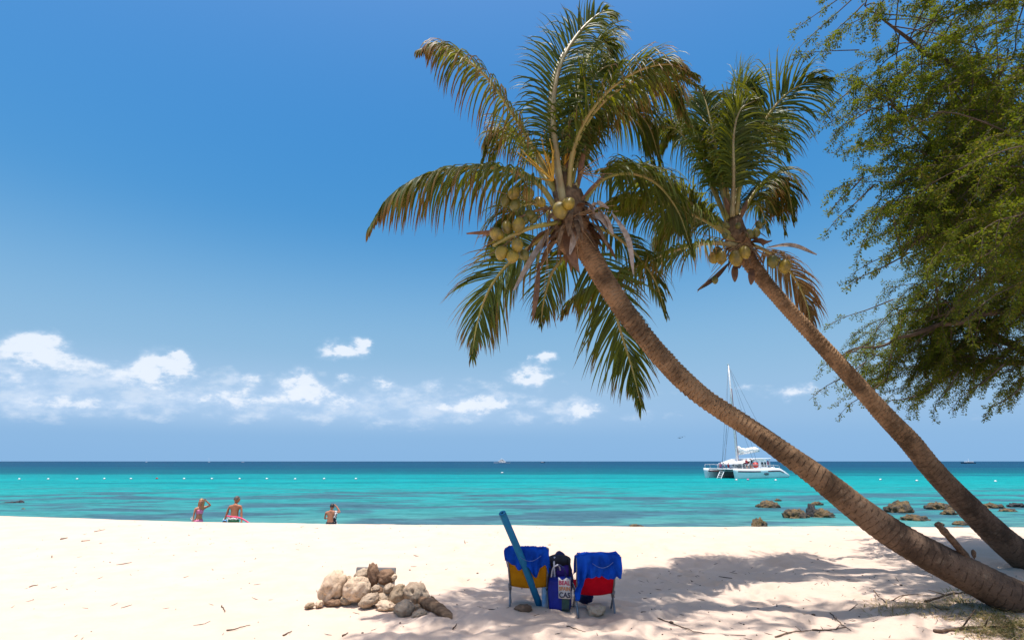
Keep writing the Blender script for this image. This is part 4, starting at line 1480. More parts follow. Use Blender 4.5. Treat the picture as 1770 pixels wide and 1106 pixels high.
stone(905, 1051, 31, 13, 6.93, .09, 0, 'coral_brown', 30.1, 'flat brown stone on the sand under the yellow chair', group='stones under the chairs')
stone(1031, 1053, 33, 21, 6.98, .09, 0, 'coral_cream', 31.2, 'lumpy cream coral stone on the sand under the red chair', pits=4, group='stones under the chairs', amp=.22)

# grey plastic board behind the stones
bl = at(648, 1000, 7.42)
bd = empty('plastic_board', Vector((bl.x, bl.y, real_z(bl.x, bl.y))), R(-3))
tag(bd, 'grey rounded plastic board standing behind the stone pile', 'board')
rotb = rot_euler(-12, 0, 0)
hgt = bl.z - bd.location.z
mesh_obj('panel', *box((0, 0, hgt - .05), (.49, .028, .36), rotb, .012), MAT['board'], bd, local=True)
for x_ in (-.19, .19):
    mesh_obj('groove_rib', *box((x_, -.018, hgt - .05), (.010, .012, .33), rotb, .003), MAT['board'], bd, local=True)

# driftwood log at the right foot of the pile
la, lb = at(733, 1040, 6.85), on_ground(782, 1073) + Vector((0, 0, .03))
lpath = spline([la + Vector((-.04, .05, .02)), la, la.lerp(lb, .35) + Vector((.0, 0, .02)), la.lerp(lb, .8), lb], 30)
lv, lf = tube(lpath, [np.interp(i / 29, [0, .15, .4, .75, .92, 1], [.034, .056, .064, .052, .028, .005]) for i in range(30)], 16)
lv = [p + Vector((1, 1, 1)) * .009 * mnoise.fractal(Vector((p.x * 5, p.y * 22, p.z * 22)), .9, 2, 4) for p in lv]
MAT['driftwood'] = M('driftwood', (.30, .19, .11), (.14, .085, .05), 9, .9, .8, 30, .2, stretch=(.45, 2.6, 2.6))
lg = mesh_obj('driftwood_log', lv, lf, MAT['driftwood'], origin=Vector((lb.x, lb.y, real_z(lb.x, lb.y))))
tag(lg, 'short brown driftwood log leaning at right end of the stone pile', 'driftwood')
mesh_obj('knot_stub', *tube(spline([at(747, 1047, 6.80), at(748, 1037, 6.78), at(745, 1029, 6.78)], 8), [.05, .047, .04, .036, .03, .024, .016, .006], 10), MAT['driftwood'], lg)

# ------------------------------------------------------------------ rocks in the sea
def sea_rock_mat(name, top, low):
    m_, t, b = principled(name)
    co = t.new('ShaderNodeTexCoord').outputs['Object']
    n1 = t.noise(co, 3.0, 6.0, .7)
    n2 = t.noise(co, 11.0, 5.0, .7)
    c = t.mix(t.step(n1, .38, .62), top, low)
    c = t.mix(t.step(n2, .55, .7), c, tuple(x * .4 for x in low))
    t.put(b.inputs['Base Color'], c)
    b.inputs['Roughness'].default_value = .6
    t.put(b.inputs['Normal'], t.bump(t.m('ADD', n1, n2), 1.0, .12))
    return m_


MAT['weedrock'] = sea_rock_mat('weedy_rock', (.17, .105, .03), (.035, .03, .02))
MAT['blackrock'] = sea_rock_mat('black_rock', (.032, .03, .032), (.012, .012, .014))


def on_water(px, py):
    d = pray(px, py)
    return EYE + d * ((WATER_Z - EYE.z) / d.z)


def sea_rock(px, py, w, h, mat, seed, label, grp='rocks in the shallow water', hk=1.0):
    p = on_water(px, py + h * .5)
    s = pray(px, py).y / p.y
    hw, hh = .5 * w / s, h / s * hk * .88
    c = Vector((p.x, p.y + hw * .5, WATER_Z - hh * .12))

    def fn(q, p_):
        k = 1 + .30 * mnoise.fractal(p_ * 2.9 + Vector((seed * 3, 1, seed)), .7, 2.3, 6) - .12 * abs(mnoise.noise(p_ * 5 + Vector((seed, 0, 0))))
        return Vector((q.x * k, q.y * k, (q.z if q.z > 0 else q.z * .6) * k))
    v, f = blob(c, (hw, hw * .75, hh * 1.0), 4, .22, 1.4, seed, None, fn)
    o = mesh_obj('sea_rock', v, f, MAT[mat], origin=Vector((c.x, c.y, WATER_Z)))
    tag(o, label, 'rock', grp)
    return o


sea_rock(1334, 871, 42, 15, 'weedrock', 1.2, 'brown weedy rock in the water, left of the black domed rocks')
sea_rock(1346, 863, 11, 3, 'weedrock', 1.9, 'tiny rock just breaking the surface behind the left brown rock')
sea_rock(1380, 887, 43, 17, 'weedrock', 2.2, 'low dark rock touching the left of the black domed rock')
sea_rock(1407, 880, 24, 27, 'blackrock', 3.1, 'black domed rock, tallest of the rocks in the water')
sea_rock(1430, 887, 44, 15, 'weedrock', 4.7, 'low long rock at the right foot of the black domed rock')
sea_rock(1414, 869, 20, 7, 'weedrock', 5.3, 'small rock behind the black domed rock, beside the front palm trunk')
sea_rock(1316, 903, 27, 19, 'weedrock', 6.6, 'olive boulder at the edge of the sand, nearest the beach chairs')
sea_rock(1562, 874, 47, 20, 'weedrock', 7.4, 'large brown ragged rock between the two palm trunks')
sea_rock(1587, 894, 46, 13, 'weedrock', 8.1, 'flat brown rock in front of the large ragged one')
sea_rock(1632, 873, 46, 13, 'weedrock', 9.5, 'long mossy rock just left of the rear palm trunk')
sea_rock(1645, 884, 27, 10, 'weedrock', 10.3, 'small round rock in front of the long mossy rock')
sea_rock(1666, 903, 27, 7, 'weedrock', 11.8, 'thin flat rock near the sand under the rear palm trunk')
sea_rock(1661, 912, 20, 6, 'weedrock', 12.2, 'little flat rock at the very edge of the sand by the stub')
sea_rock(1627, 905, 16, 5, 'weedrock', 13.6, 'little rock right behind the broken trunk stub')
sea_rock(1722, 873, 34, 9, 'weedrock', 14.9, 'dark flat rock directly right of the rear palm trunk')
sea_rock(1748, 881, 30, 7, 'weedrock', 15.1, 'low brown rock second right of the rear palm trunk')
sea_rock(1764, 872, 30, 6, 'blackrock', 16.4, 'dark low rock at the right edge of the photo')
sea_rock(14, 868, 34, 4, 'blackrock', 17.2, 'dark reef rock awash at the left edge of the photo', 'rocks awash at the left')
sea_rock(34, 866, 9, 5, 'blackrock', 17.9, 'small black rock beside the reef rock at the left edge', 'rocks awash at the left')
sea_rock(38, 879, 8, 3, 'weedrock', 18.8, 'tiny brown rock in front of the left reef rock', 'rocks awash at the left')
sea_rock(1101, 908, 24, 4, 'weedrock', 19.4, 'low weedy rock at the waterline behind the red chair')

# ------------------------------------------------------------------ people
def skin_mat(name, c):
    return M(name, c, tuple(x * .85 for x in c), 6, .5, 0, spec=.4)


MAT['skin_a'] = skin_mat('skin_fair', (.46, .20, .11))
MAT['skin_b'] = skin_mat('skin_tanned', (.40, .16, .08))
MAT['hair_blond'] = M('blond_hair', (.42, .24, .09), (.25, .13, .05), 40, .5)
MAT['hair_grey'] = M('short_grey_hair', (.10, .075, .06), (.06, .045, .04), 40, .6)
MAT['hair_dark'] = M('dark_hair', (.025, .018, .015), (.012, .01, .01), 40, .5)
MAT['pink'] = M('pink_fabric', (.70, .22, .38), (.62, .16, .30), 12, .6)
MAT['orange'] = M('orange_fabric', (.75, .28, .02), (.7, .4, .05), 25, .6)
MAT['greenf'] = M('green_fabric', (.012, .16, .06), (.01, .11, .045), 10, .7)
MAT['whitef'] = M('white_fabric', (.75, .75, .73), (.6, .6, .62), 10, .7)
MAT['blackf'] = M('black_fabric', (.012, .012, .016), (.02, .02, .025), 10, .7)
MAT['pinkfoam'] = M('pink_foam', (.75, .06, .16), (.65, .05, .13), 10, .6)
MAT['maskblue'] = M('blue_plastic', (.03, .25, .5), (.02, .18, .4), 10, .3)
MAT['eye'] = M('eye_dark', (.02, .015, .012), None, 10, .3)
MAT['lip'] = M('lip', (.42, .10, .09), None, 10, .4)
MAT['redf'] = M('red_fabric', (.5, .03, .03), (.4, .02, .03), 10, .7)


def lathe_skin(edges, pos, rad, roots, sub=2):
    """one continuous surface grown over a skeleton"""
    names = list(pos)
    me = bpy.data.meshes.new('skeleton')
    bm = bmesh.new()
    sk = bm.verts.layers.skin.verify()
    vv = {}
    for k in names:
        vv[k] = bm.verts.new(pos[k])
        r_ = rad[k]
        vv[k][sk].radius = (r_, r_) if not isinstance(r_, tuple) else r_
        vv[k][sk].use_root = k in roots
    for a, b in edges:
        bm.edges.new((vv[a], vv[b]))
    bm.to_mesh(me)
    bm.free()
    ob = bpy.data.objects.new('skeleton', me)
    COL.objects.link(ob)
    m1 = ob.modifiers.new('s', 'SKIN')
    m1.use_smooth_shade = True
    m2 = ob.modifiers.new('d', 'SUBSURF')
    m2.levels = sub
    m2.render_levels = sub
    dg = bpy.context.evaluated_depsgraph_get()
    out = bpy.data.meshes.new_from_object(ob.evaluated_get(dg))
    V = [v.co.copy() for v in out.vertices]
    Fc = [tuple(p.vertices) for p in out.polygons]
    N = [v.normal.copy() for v in out.vertices]
    bpy.data.objects.remove(ob)
    return V, Fc, N


def make_person(loc, rz, H, J, skin, hair, label, hairlen, head_turn, clothes, female=False, group='bathers at the water edge', fingers=True, sub=2):
    """J: overrides of joint positions for a 1.75 m figure; figure faces +Y locally"""
    root = empty('person', loc, rz)
    tag(root, label, 'person', group)
    k = H / 1.75
    sw = .165 if female else .185
    hw = .095 if female else .09
    pos = dict(pelvis=(0, 0, .93), waist=(0, .0, 1.08), chest=(0, .01, 1.25), upper=(0, 0, 1.37), neck=(0, .0, 1.49), nape=(0, .015, 1.56),
               shl=(-sw, 0, 1.41), ell=(-sw - .06, -.02, 1.13), wrl=(-sw - .07, .06, .89), hal=(-sw - .07, .08, .80),
               shr=(sw, 0, 1.41), elr=(sw + .06, -.02, 1.13), wrr=(sw + .07, .06, .89), har=(sw + .07, .08, .80),
               hil=(-hw, 0, .88), knl=(-.105, .03, .50), anl=(-.11, -.01, .09), tol=(-.12, .15, .035),
               hir=(hw, 0, .88), knr=(.105, .03, .50), anr=(.11, -.01, .09), tor=(.12, .15, .035))
    pos.update(J)
    head = Vector(pos.pop('head', (0, .03, 1.64)))
    g = .9 if female else 1.0
    rad = dict(pelvis=.128 if female else .125, waist=.098 if female else .118, chest=.122 * g, upper=.11 * g, neck=.052 * g, nape=.05 * g,
               shl=.062 * g, ell=.042 * g, wrl=.028 * g, hal=.032 * g, shr=.062 * g, elr=.042 * g, wrr=.028 * g, har=.032 * g,
               hil=.088, knl=.056, anl=.038, tol=.033, hir=.088, knr=.056, anr=.038, tor=.033)
    E = [('pelvis', 'waist'), ('waist', 'chest'), ('chest', 'upper'), ('upper', 'neck'), ('neck', 'nape')]
    for s in 'lr':
        E += [('upper', 'sh' + s), ('sh' + s, 'el' + s), ('el' + s, 'wr' + s), ('wr' + s, 'ha' + s), ('pelvis', 'hi' + s), ('hi' + s, 'kn' + s), ('kn' + s, 'an' + s), ('an' + s, 'to' + s)]
    roots = {'pelvis'}
    if fingers:
        for s in 'lr':
            w, h_ = Vector(pos['wr' + s]), Vector(pos['ha' + s])
            d = (h_ - w).normalized()
            side = d.cross(Vector((0, 1, 0)))
            side = side.normalized() if side.length > .1 else Vector((1, 0, 0))
            curl = side.cross(d)
            for i, (o_, L_) in enumerate([(-.027, .062), (-.009, .075), (.009, .07), (.026, .055)]):
                a = h_ + side * o_ - d * .005
                b = a + d * L_ * .5 + curl * .008
                c = b + d * L_ * .4 + curl * .024
                for q, nm, r_ in ((a, 'a', .010), (b, 'b', .009), (c, 'c', .0075)):
                    pos['f%s%d%s' % (s, i, nm)] = tuple(q)
                    rad['f%s%d%s' % (s, i, nm)] = r_
                E += [('f%s%da' % (s, i), 'f%s%db' % (s, i)), ('f%s%db' % (s, i), 'f%s%dc' % (s, i))]
                roots.add('f%s%da' % (s, i))
            a = h_ - d * .05 - side * .02
            b = a - side * .03 + d * .03
            c = b + d * .035 - side * .004
            for q, nm, r_ in ((a, 'a', .012), (b, 'b', .011), (c, 'c', .009)):
                pos['t%s%s' % (s, nm)] = tuple(q)
                rad['t%s%s' % (s, nm)] = r_
            E += [('t%sa' % s, 't%sb' % s), ('t%sb' % s, 't%sc' % s)]
            roots.add('t%sa' % s)
    V, Fc, N = lathe_skin(E, pos, rad, roots, sub)

    def flat(p):
        z = p.z
        if abs(p.x) < sw + .02 and .8 < z < 1.46:
            kk = min((z - .8) / .1, 1) * min((1.46 - z) / .06, 1)
            p = Vector((p.x * (1 + .14 * kk), p.y * (1 - .22 * kk), z))
        return p
    V = [flat(p) for p in V]
    # head with nose, brow and ears
    hr = Matrix.Rotation(R(head_turn), 3, 'Z')

    def fn(q, p):
        if p.y > 0.2:
            q = q + Vector((0, .028 * math.exp(-((p.x / .16) ** 2 + ((p.z + .12) / .24) ** 2)), 0))
            q.y -= .012 * math.exp(-(((abs(p.x) - .38) / .2) ** 2 + ((p.z - .05) / .15) ** 2))
        if p.z < 0:
            q.x *= 1 + .22 * p.z
        return q
    hv, hf = blob((0, 0, 0), (.078, .098, .122), 3, 0, 1, 0, None, fn)
    for s in (-1, 1):
        ev, ef = blob((s * .08, -.005, -.005), (.012, .02, .032), 2)
        o_ = len(hv)
        hv = hv + ev
        hf = hf + [tuple(x + o_ for x in q) for q in ef]
    hv = [hr @ p + head for p in hv]
    o_ = len(V)
    bodyV = V + hv
    bodyF = Fc + [tuple(x + o_ for x in q) for q in hf]
    mesh_obj('body', [p * k for p in bodyV], bodyF, MAT[skin], root, local=True)
    # hair
    def hfn(q, p):
        if p.y > .35 and p.z < .45:
            return q * .80
        if p.z < -.15 and hairlen < .2:
            return q * .80
        if p.z < 0:
            q = q + Vector((0, -.01, -hairlen * (-p.z) ** .7 * (1 if p.y < .2 else .4)))
            q.x *= 1 + .25 * hairlen * 3
        return q
    v_, f_ = blob((0, -.012, .018), (.088, .104, .118), 4, .05, 4, 2.0, None, hfn)
    mesh_obj('hair', [(hr @ p + head) * k for p in v_], f_, MAT[hair], root, local=True)
    for s in (-1, 1):
        v_, f_ = blob((s * .031, .088, .008), (.013, .006, .008), 2)
        mesh_obj('eye', [(hr @ p + head) * k for p in v_], f_, MAT['eye'], root, local=True)
    v_, f_ = blob((0, .090, -.058), (.024, .008, .008), 2)
    mesh_obj('mouth', [(hr @ p + head) * k for p in v_], f_, MAT['lip'], root, local=True)
    # clothing follows the body surface
    for (cname, mat, pred, off) in clothes:
        idx, vs, fs = {}, [], []
        for q in Fc:
            c = sum((V[i] for i in q), Vector()) / len(q)
            if pred(c):
                t_ = []
                for i in q:
                    if i not in idx:
                        idx[i] = len(vs)
                        vs.append((V[i] + N[i] * off) * k)
                    t_.append(idx[i])
                fs.append(tuple(t_))
        if fs:
            co_ = mesh_obj(cname, vs, fs, MAT[mat], root, local=True)
            sd = co_.modifiers.new('cloth', 'SOLIDIFY')
            sd.thickness = .004
    return root


def stand(px, Y, z=None):
    p = at(px, 900, Y)
    return Vector((p.x, Y, real_z(p.x, Y)))


hipz = lambda lo, hi, xm=.21: (lambda c: lo < c.z < hi and abs(c.x) < xm)
pw = stand(343, 22.0)
make_person(pw, R(-120), 1.25 / 1.25 * (at(343, 862, 22).z - pw.z) * 1.0, dict(
    shr=(.165, .0, 1.41), elr=(.19, -.03, 1.14), wrr=(.18, .02, .90), har=(.18, .04, .82),
    shl=(-.165, 0, 1.42), ell=(-.34, .12, 1.50), wrl=(-.17, .10, 1.66), hal=(-.10, .10, 1.71),
    knr=(.09, -.06, .50), anr=(.10, -.22, .12), tor=(.1, -.08, .04)), 'skin_a', 'hair_blond',
    'blond woman in a pink bikini, one hand raised to her head', .35, -50,
    [('bikini_top', 'pink', lambda c: 1.22 < c.z < 1.36 and abs(c.x) < .15, .008), ('bikini_bottom', 'pink', lambda c: .88 < c.z < 1.0 and abs(c.x) < .2, .008), ('waist_band', 'orange', lambda c: .80 < c.z <= .88 and abs(c.x) < .2, .010)], True)
pm = stand(404, 22.0)
man = make_person(pm, R(8), (at(408, 858, 22).z - pm.z), dict(
    head=(.02, .05, 1.64), ell=(-.27, .02, 1.15), wrl=(-.33, .02, .92), hal=(-.34, .04, .83), elr=(.25, -.03, 1.14), wrr=(.30, -.10, .93), har=(.31, -.13, .85),
    knl=(-.10, .16, .52), anl=(-.11, .10, .10), tol=(-.11, .25, .05), anr=(.11, -.22, .13), tor=(.11, -.08, .04)), 'skin_b', 'hair_grey',
    'short haired man in green swim shorts carrying a pink noodle', .02, -55,
    [('shorts', 'greenf', lambda c: .52 < c.z < .97 and abs(c.x) < .22, .016), ('waistband', 'whitef', lambda c: .96 < c.z < 1.02 and abs(c.x) < .2, .018)])
pk = stand(571, 21.6)
make_person(pk, R(4), (at(572, 870, 21.6).z - pk.z), dict(
    head=(.02, .06, 1.62), shl=(-.18, 0, 1.40), ell=(-.24, .05, 1.16), wrl=(-.18, .22, 1.16), hal=(-.14, .28, 1.18),
    shr=(.18, 0, 1.42), elr=(.36, .04, 1.40), wrr=(.20, .06, 1.63), har=(.12, .05, 1.68)), 'skin_a', 'hair_dark',
    'dark haired boy in black shorts seen from behind, hand at his head', .02, 0,
    [('shorts', 'blackf', lambda c: .55 < c.z < 1.03 and abs(c.x) < .24, .014)])
# what they carry
mh = pm + Matrix.Rotation(R(8), 3, 'Z') @ Vector((.31, -.15, .80)) * 1.0
pn = mesh_obj('pool_noodle', *tube(spline([at(392, 891.5, 21.75), at(412, 894, 21.75), at(422, 898, 21.75), at(432, 904.5, 21.75)], 20), .027, 10), MAT['pinkfoam'], origin=at(412, 894, 21.75))
tag(pn, 'pink foam noodle held behind the man in green shorts', 'pool noodle')
mp = at(388.5, 901, 21.9)
mk = empty('snorkel_mask', mp, R(10))
tag(mk, 'blue and white snorkel mask hanging from the man\'s left hand', 'snorkel mask')
mesh_obj('frame', *blob((0, 0, 0), (.085, .05, .07), 3, 0, 1), MAT['maskblue'], mk, local=True)
mesh_obj('lens', *blob((0, -.03, 0), (.06, .03, .045), 3, 0, 1), MAT['eye'], mk, local=True)
mesh_obj('tube', *tube(spline([(.07, 0, -.06), (.09, 0, .02), (.10, 0, .12), (.085, 0, .2)], 12), .016, 8), MAT['white'], mk, local=True)
mesh_obj('strap', *tube(spline([(-.08, 0, 0), (-.06, .08, .1), (.02, .09, .14), (.08, .02, .02)], 12), .008, 6), MAT['white'], mk, local=True)


def cloth_hang(c, w, h, seed):
    def fn(u, v):
        return (c.x + w * (u - .5) * (1 - .35 * v) + .02 * math.sin(v * 9 + seed), c.y + .03 * math.sin(u * 11 + seed) + .02 * math.sin(v * 7), c.z + h * (v - .5))
    return grid_mesh(fn, 12, 14, .006, (0, 1, 0))


MAT['spotted'] = M('black_white_print', (.8, .8, .78), (.02, .03, .05), 9, .7, lo=.48, hi=.53, detail=1)
tt = mesh_obj('printed_towel', *cloth_hang(at(579.5, 895, 21.5), .15, .50, 1), MAT['spotted'], origin=at(579.5, 895, 21.5))
tag(tt, 'black and white printed towel hanging at the boy\'s right side', 'towel')
tt = mesh_obj('swim_fin', *cloth_hang(at(333, 898.5, 21.9), .12, .25, 4), MAT['whitef'], origin=at(333, 898.5, 21.9))
tt.name = 'small_towel'
tag(tt, 'small white cloth hanging beside the woman\'s hip', 'cloth')

# ------------------------------------------------------------------ boats
MAT['hull'] = M('white_gelcoat', (.80, .80, .79), (.74, .75, .75), 1.2, .25, 0, spec=.5)
MAT['stripe'] = M('maroon_stripe', (.10, .02, .03), None, 3, .4)
MAT['keel'] = M('dark_antifoul', (.03, .04, .06), None, 3, .6)
MAT['glass'] = M('tinted_window', (.012, .016, .022), (.02, .025, .03), 3, .08)
MAT['mast'] = M('painted_mast', (.62, .62, .62), (.5, .5, .5), 3, .35)
MAT['mastred'] = M('red_mast_track', (.30, .05, .04), None, 3, .5)
MAT['wire'] = M('steel_wire', (.10, .11, .13), None, 3, .5)
MAT['sail'] = M('furled_sail', (.76, .75, .73), (.66, .64, .62), 2.5, .8, .5, 6)
MAT['net'] = M('dark_net', (.02, .025, .03), None, 8, .8)
MAT['redball'] = M('red_fender', (.62, .05, .035), (.5, .04, .03), 5, .4)
MAT['navyhull'] = M('navy_hull', (.02, .03, .06), None, 3, .4)

TH = R(30)
nb_ = on_water(1269, 827)
cat_o = Vector((nb_.x, nb_.y, WATER_Z)) + Vector((-math.sin(TH), math.cos(TH), 0)) * 3.25
cat = empty('catamaran', cat_o, TH)
tag(cat, 'white sailing catamaran with tall mast anchored beyond the buoys', 'catamaran')


def hull(parent, y0, L=14.5):
    n = 24
    v, f = [], []
    for i in range(n + 1):
        t = i / n
        x = t * L
        wdk = .80 * min(1, (.16 + (t / .28) ** .75)) * (1 if t < .8 else 1 - .35 * (t - .8) / .2)
        top = 1.72 - .10 * math.sin(math.pi * min(t / .7, 1)) - (max(t - .78, 0) / .22) ** 1.2 * 1.3
        kl = -.55 + .5 * max(t - .75, 0) / .25
        sec = [(-wdk, top), (-wdk * 1.02, top * .72), (-wdk * .9, .25), (-wdk * .62, -.1), (0, kl), (wdk * .62, -.1), (wdk * .9, .25), (wdk * 1.02, top * .72), (wdk, top)]
        for (a, z) in sec:
            v.append((x + (.28 * (1 - max(z, 0) / 1.7) if i == 0 else 0), y0 + a, min(z, top)))
    m_ = 9
    for i in range(n):
        for k in range(m_ - 1):
            f.append((i * m_ + k, i * m_ + k + 1, (i + 1) * m_ + k + 1, (i + 1) * m_ + k))
        f.append((i * m_ + m_ - 1, i * m_, (i + 1) * m_, (i + 1) * m_ + m_ - 1))
    f.append(tuple(range(m_ - 1, -1, -1)))
    f.append(tuple(n * m_ + k for k in range(m_)))
    h = mesh_obj('hull', v, f, MAT['hull'], parent, local=True)
    # stripe along the side, proud of the hull
    for s, a, b in ((-1, .05, .42), (-1, .56, .88), (1, .05, .88)):
        sv, sf = [], []
        N_ = 18
        for i in range(N_):
            t = a + (b - a) * i / (N_ - 1)
            wdk = .80 * min(1, (.16 + (t / .28) ** .75)) * (1 if t < .8 else 1 - .35 * (t - .8) / .2) * 1.02 + .03
            top = 1.72 - .10 * math.sin(math.pi * min(t / .7, 1)) - (max(t - .78, 0) / .22) ** 1.2 * 1.3
            for z in (top * .76, top * .64):
                sv.append((t * L, y0 + s * wdk, z))
        for i in range(N_ - 1):
            sf.append((2 * i, 2 * i + 1, 2 * i + 3, 2 * i + 2))
        st = mesh_obj('stripe', sv, sf, MAT['stripe'], h, local=True)
        st.modifiers.new('t', 'SOLIDIFY').thickness = .02
    sv = [(t * L, y0 + s * .02, -.02) for t in (.0, 1) for s in (-1, 1)]
    return h


hN = hull(cat, -3.25)
hF = hull(cat, 3.25)
# looping dark emblem on the near hull's side
em = [Vector((7.0 + 1.15 * t + .12 * math.sin(t * 23), -4.105, .68 + .17 * math.sin(t * 13 + .6) + .05 * t)) for t in [i / 40 for i in range(41)]]
mesh_obj('emblem', *tube(em, .055, 5), MAT['keel'], hN, local=True)
mesh_obj('bridge_deck', *box((7.6, 0, 1.28), (8.2, 5.6, .42), None, .06), MAT['hull'], cat, local=True)
mesh_obj('front_beam', *bar((.9, -3.2, 1.55), (.9, 3.2, 1.55), .11, 10), MAT['mast'], cat, local=True)


def netf(u, v):
    return (.95 + 2.6 * u, -2.45 + 4.9 * v, 1.46 - .12 * math.sin(math.pi * u))


mesh_obj('trampoline', *grid_mesh(netf, 8, 10, .02, (0, 0, -1)), MAT['net'], cat, local=True)
# deckhouse with slanted front
dh = MB()
hv_ = [(5.4, -2.3, 1.49), (10.6, -2.3, 1.49), (10.6, 2.3, 1.49), (5.4, 2.3, 1.49), (6.9, -2.1, 3.15), (10.5, -2.1, 3.3), (10.5, 2.1, 3.3), (6.9, 2.1, 3.15)]
hf_ = [(0, 3, 2, 1), (4, 5, 6, 7), (0, 1, 5, 4), (1, 2, 6, 5), (2, 3, 7, 6), (3, 0, 4, 7)]
dh.add(hv_, hf_)
house = dh.build('deckhouse', MAT['hull'], cat, local=True, smooth=False)
mesh_obj('roof', *box((9.0, 0, 3.36), (5.2, 4.9, .12), rot_euler(0, -1.5, 0), .04), MAT['hull'], cat, local=True)
for (x0, x1, z0, z1, sl) in [(6.4, 7.1, 2.05, 2.7, .35), (7.35, 8.1, 2.05, 2.75, 0), (8.9, 9.5, 2.0, 2.75, 0), (9.7, 10.25, 2.0, 2.75, .15)]:
    for s in (-1, 1):
        yb = lambda z: s * (2.3 - .2 * (z - 1.49) / 1.75 + .015)
        wv_ = [(x0 + sl * 0, yb(z0), z0), (x1, yb(z0), z0), (x1, yb(z1), z1), (x0 + sl, yb(z1), z1)]
        wv_ += [(a, b + s * .03, c) for a, b, c in wv_]
        wn = mesh_obj('window', wv_, [(0, 1, 2, 3), (7, 6, 5, 4), (0, 4, 5, 1), (1, 5, 6, 2), (2, 6, 7, 3), (3, 7, 4, 0)], MAT['glass'], house, local=True, smooth=False)
for y0, y1 in ((-1.8, -.2), (.2, 1.8)):
    pz = lambda z: 5.4 + 1.5 * (z - 1.49) / 1.66 - .02
    wv_ = [(pz(2.2), y0, 2.2), (pz(2.2), y1, 2.2), (pz(2.95), y1, 2.95), (pz(2.95), y0, 2.95)]
    wv_ += [(a - .03, b, c) for a, b, c in wv_]
    mesh_obj('window', wv_, [(3, 2, 1, 0), (4, 5, 6, 7), (0, 1, 5, 4), (1, 2, 6, 5), (2, 3, 7, 6), (3, 0, 4, 7)], MAT['glass'], house, local=True, smooth=False)
mesh_obj('awning', *grid_mesh(lambda u, v: (3.2 + 3.3 * u, -2.6 + 5.2 * v, 2.55 + .75 * u - .12 * math.sin(math.pi * v)), 8, 8, .04, (0, 0, -1)), MAT['hull'], cat, local=True)
for a, b in (((3.25, -2.55, 1.6), (3.25, -2.55, 2.55)), ((3.25, 2.55, 1.6), (3.25, 2.55, 2.55)), ((4.0, -2.6, 1.5), (5.6, -2.6, 2.9)), ((11.2, -2.3, 1.5), (11.2, -2.3, 3.35)), ((11.2, 2.3, 1.5), (11.2, 2.3, 3.35))):
    mesh_obj('awning_post', *bar(a, b, .06, 7), MAT['mast'], cat, local=True)
# mast, boom, furled sail, rigging
MT = 20.6
mast = mesh_obj('mast', *tube([Vector((5.2, 0, z)) for z in (1.4, 3, 8, 14, MT)], [.20, .20, .19, .17, .13], 12), MAT['mast'], cat, local=True)
mesh_obj('sail_track', *box((5.42, -.06, 9.4), (.12, .14, 13.5), None, .01), MAT['mastred'], mast, local=True)
mesh_obj('masthead', *box((5.2, 0, MT + .15), (.5, .14, .3), None, .03), MAT['mast'], mast, local=True)
mesh_obj('boom', *bar((5.4, 0, 4.1), (11.6, 0, 4.75), .13, 10), MAT['mast'], cat, local=True)
spth = spline([(5.6, 0, 4.9), (6.4, 0, 4.85), (7.6, 0, 4.75), (9.2, 0, 4.95), (10.6, 0, 5.1), (11.6, 0, 5.0)], 40)
v_, f_ = tube(spth, [np.interp(i / 39, [0, .05, .12, .4, .6, .9, 1], [.5, .75, .5, .42, .46, .3, .16]) for i in range(40)], 14)
v_ = [p + Vector((0, 1, 1)) * .14 * mnoise.fractal(p * 1.3, .9, 2, 3) for p in v_]
mesh_obj('furled_sail', v_, f_, MAT['sail'], cat, local=True)
for a, b in (((5.2, 0, MT), (.9, 0, 1.6)), ((5.2, 0, 15.5), (.9, 0, 1.6)), ((5.2, 0, MT), (6.2, -3.6, 1.7)), ((5.2, 0, MT), (6.2, 3.6, 1.7)), ((5.2, 0, 13.5), (5.6, -3.6, 1.7)), ((5.2, 0, 13.5), (5.6, 3.6, 1.7)), ((5.2, 0, MT), (11.6, 0, 4.9)), ((5.2, 0, MT), (13.2, -3.2, 1.4))):
    mesh_obj('stay', *bar(a, b, .022, 5), MAT['wire'], cat, local=True)
# railings
for s in (-1, 1):
    y_ = s * 3.9
    mesh_obj('railing', *tube(spline([(.4, s * 3.3, 2.35), (2.5, y_, 2.35), (6, y_, 2.3), (9.5, y_, 2.25), (11.6, y_, 2.1)], 20), .035, 6), MAT['mast'], cat, local=True)
    for x_ in (.4, 2.4, 4.4, 6.4, 8.4, 10, 11.6):
        yy = s * (3.3 if x_ < 1 else 3.9)
        mesh_obj('railing_post', *bar((x_, yy, 1.6), (x_, yy, 2.32 - (.2 if x_ > 11 else 0)), .03, 6), MAT['mast'], cat, local=True)
# boarding ladder between the bows
for y_ in (-.45, .45):
    mesh_obj('ladder_rail', *box((.55, y_, .62), (.14, .10, 2.5), rot_euler(0, 38, 0), .02), MAT['hull'], cat, local=True)
for i in range(6):
    t = i / 5 - .5
    mesh_obj('ladder_step', *box((.55 + t * 2.1 * math.sin(R(38)), 0, .62 + t * 2.1 * math.cos(R(38))), (.30, .86, .06), None, .01), MAT['hull'], cat, local=True)
mesh_obj('fender', *blob((6.15, -3.1, 2.25), (.52, .5, .5), 3), MAT['redball'], cat, local=True)
mesh_obj('locker', *box((12.0, 0, 1.6), (1.4, 4.4, .6), None, .05), MAT['hull'], cat, local=True)

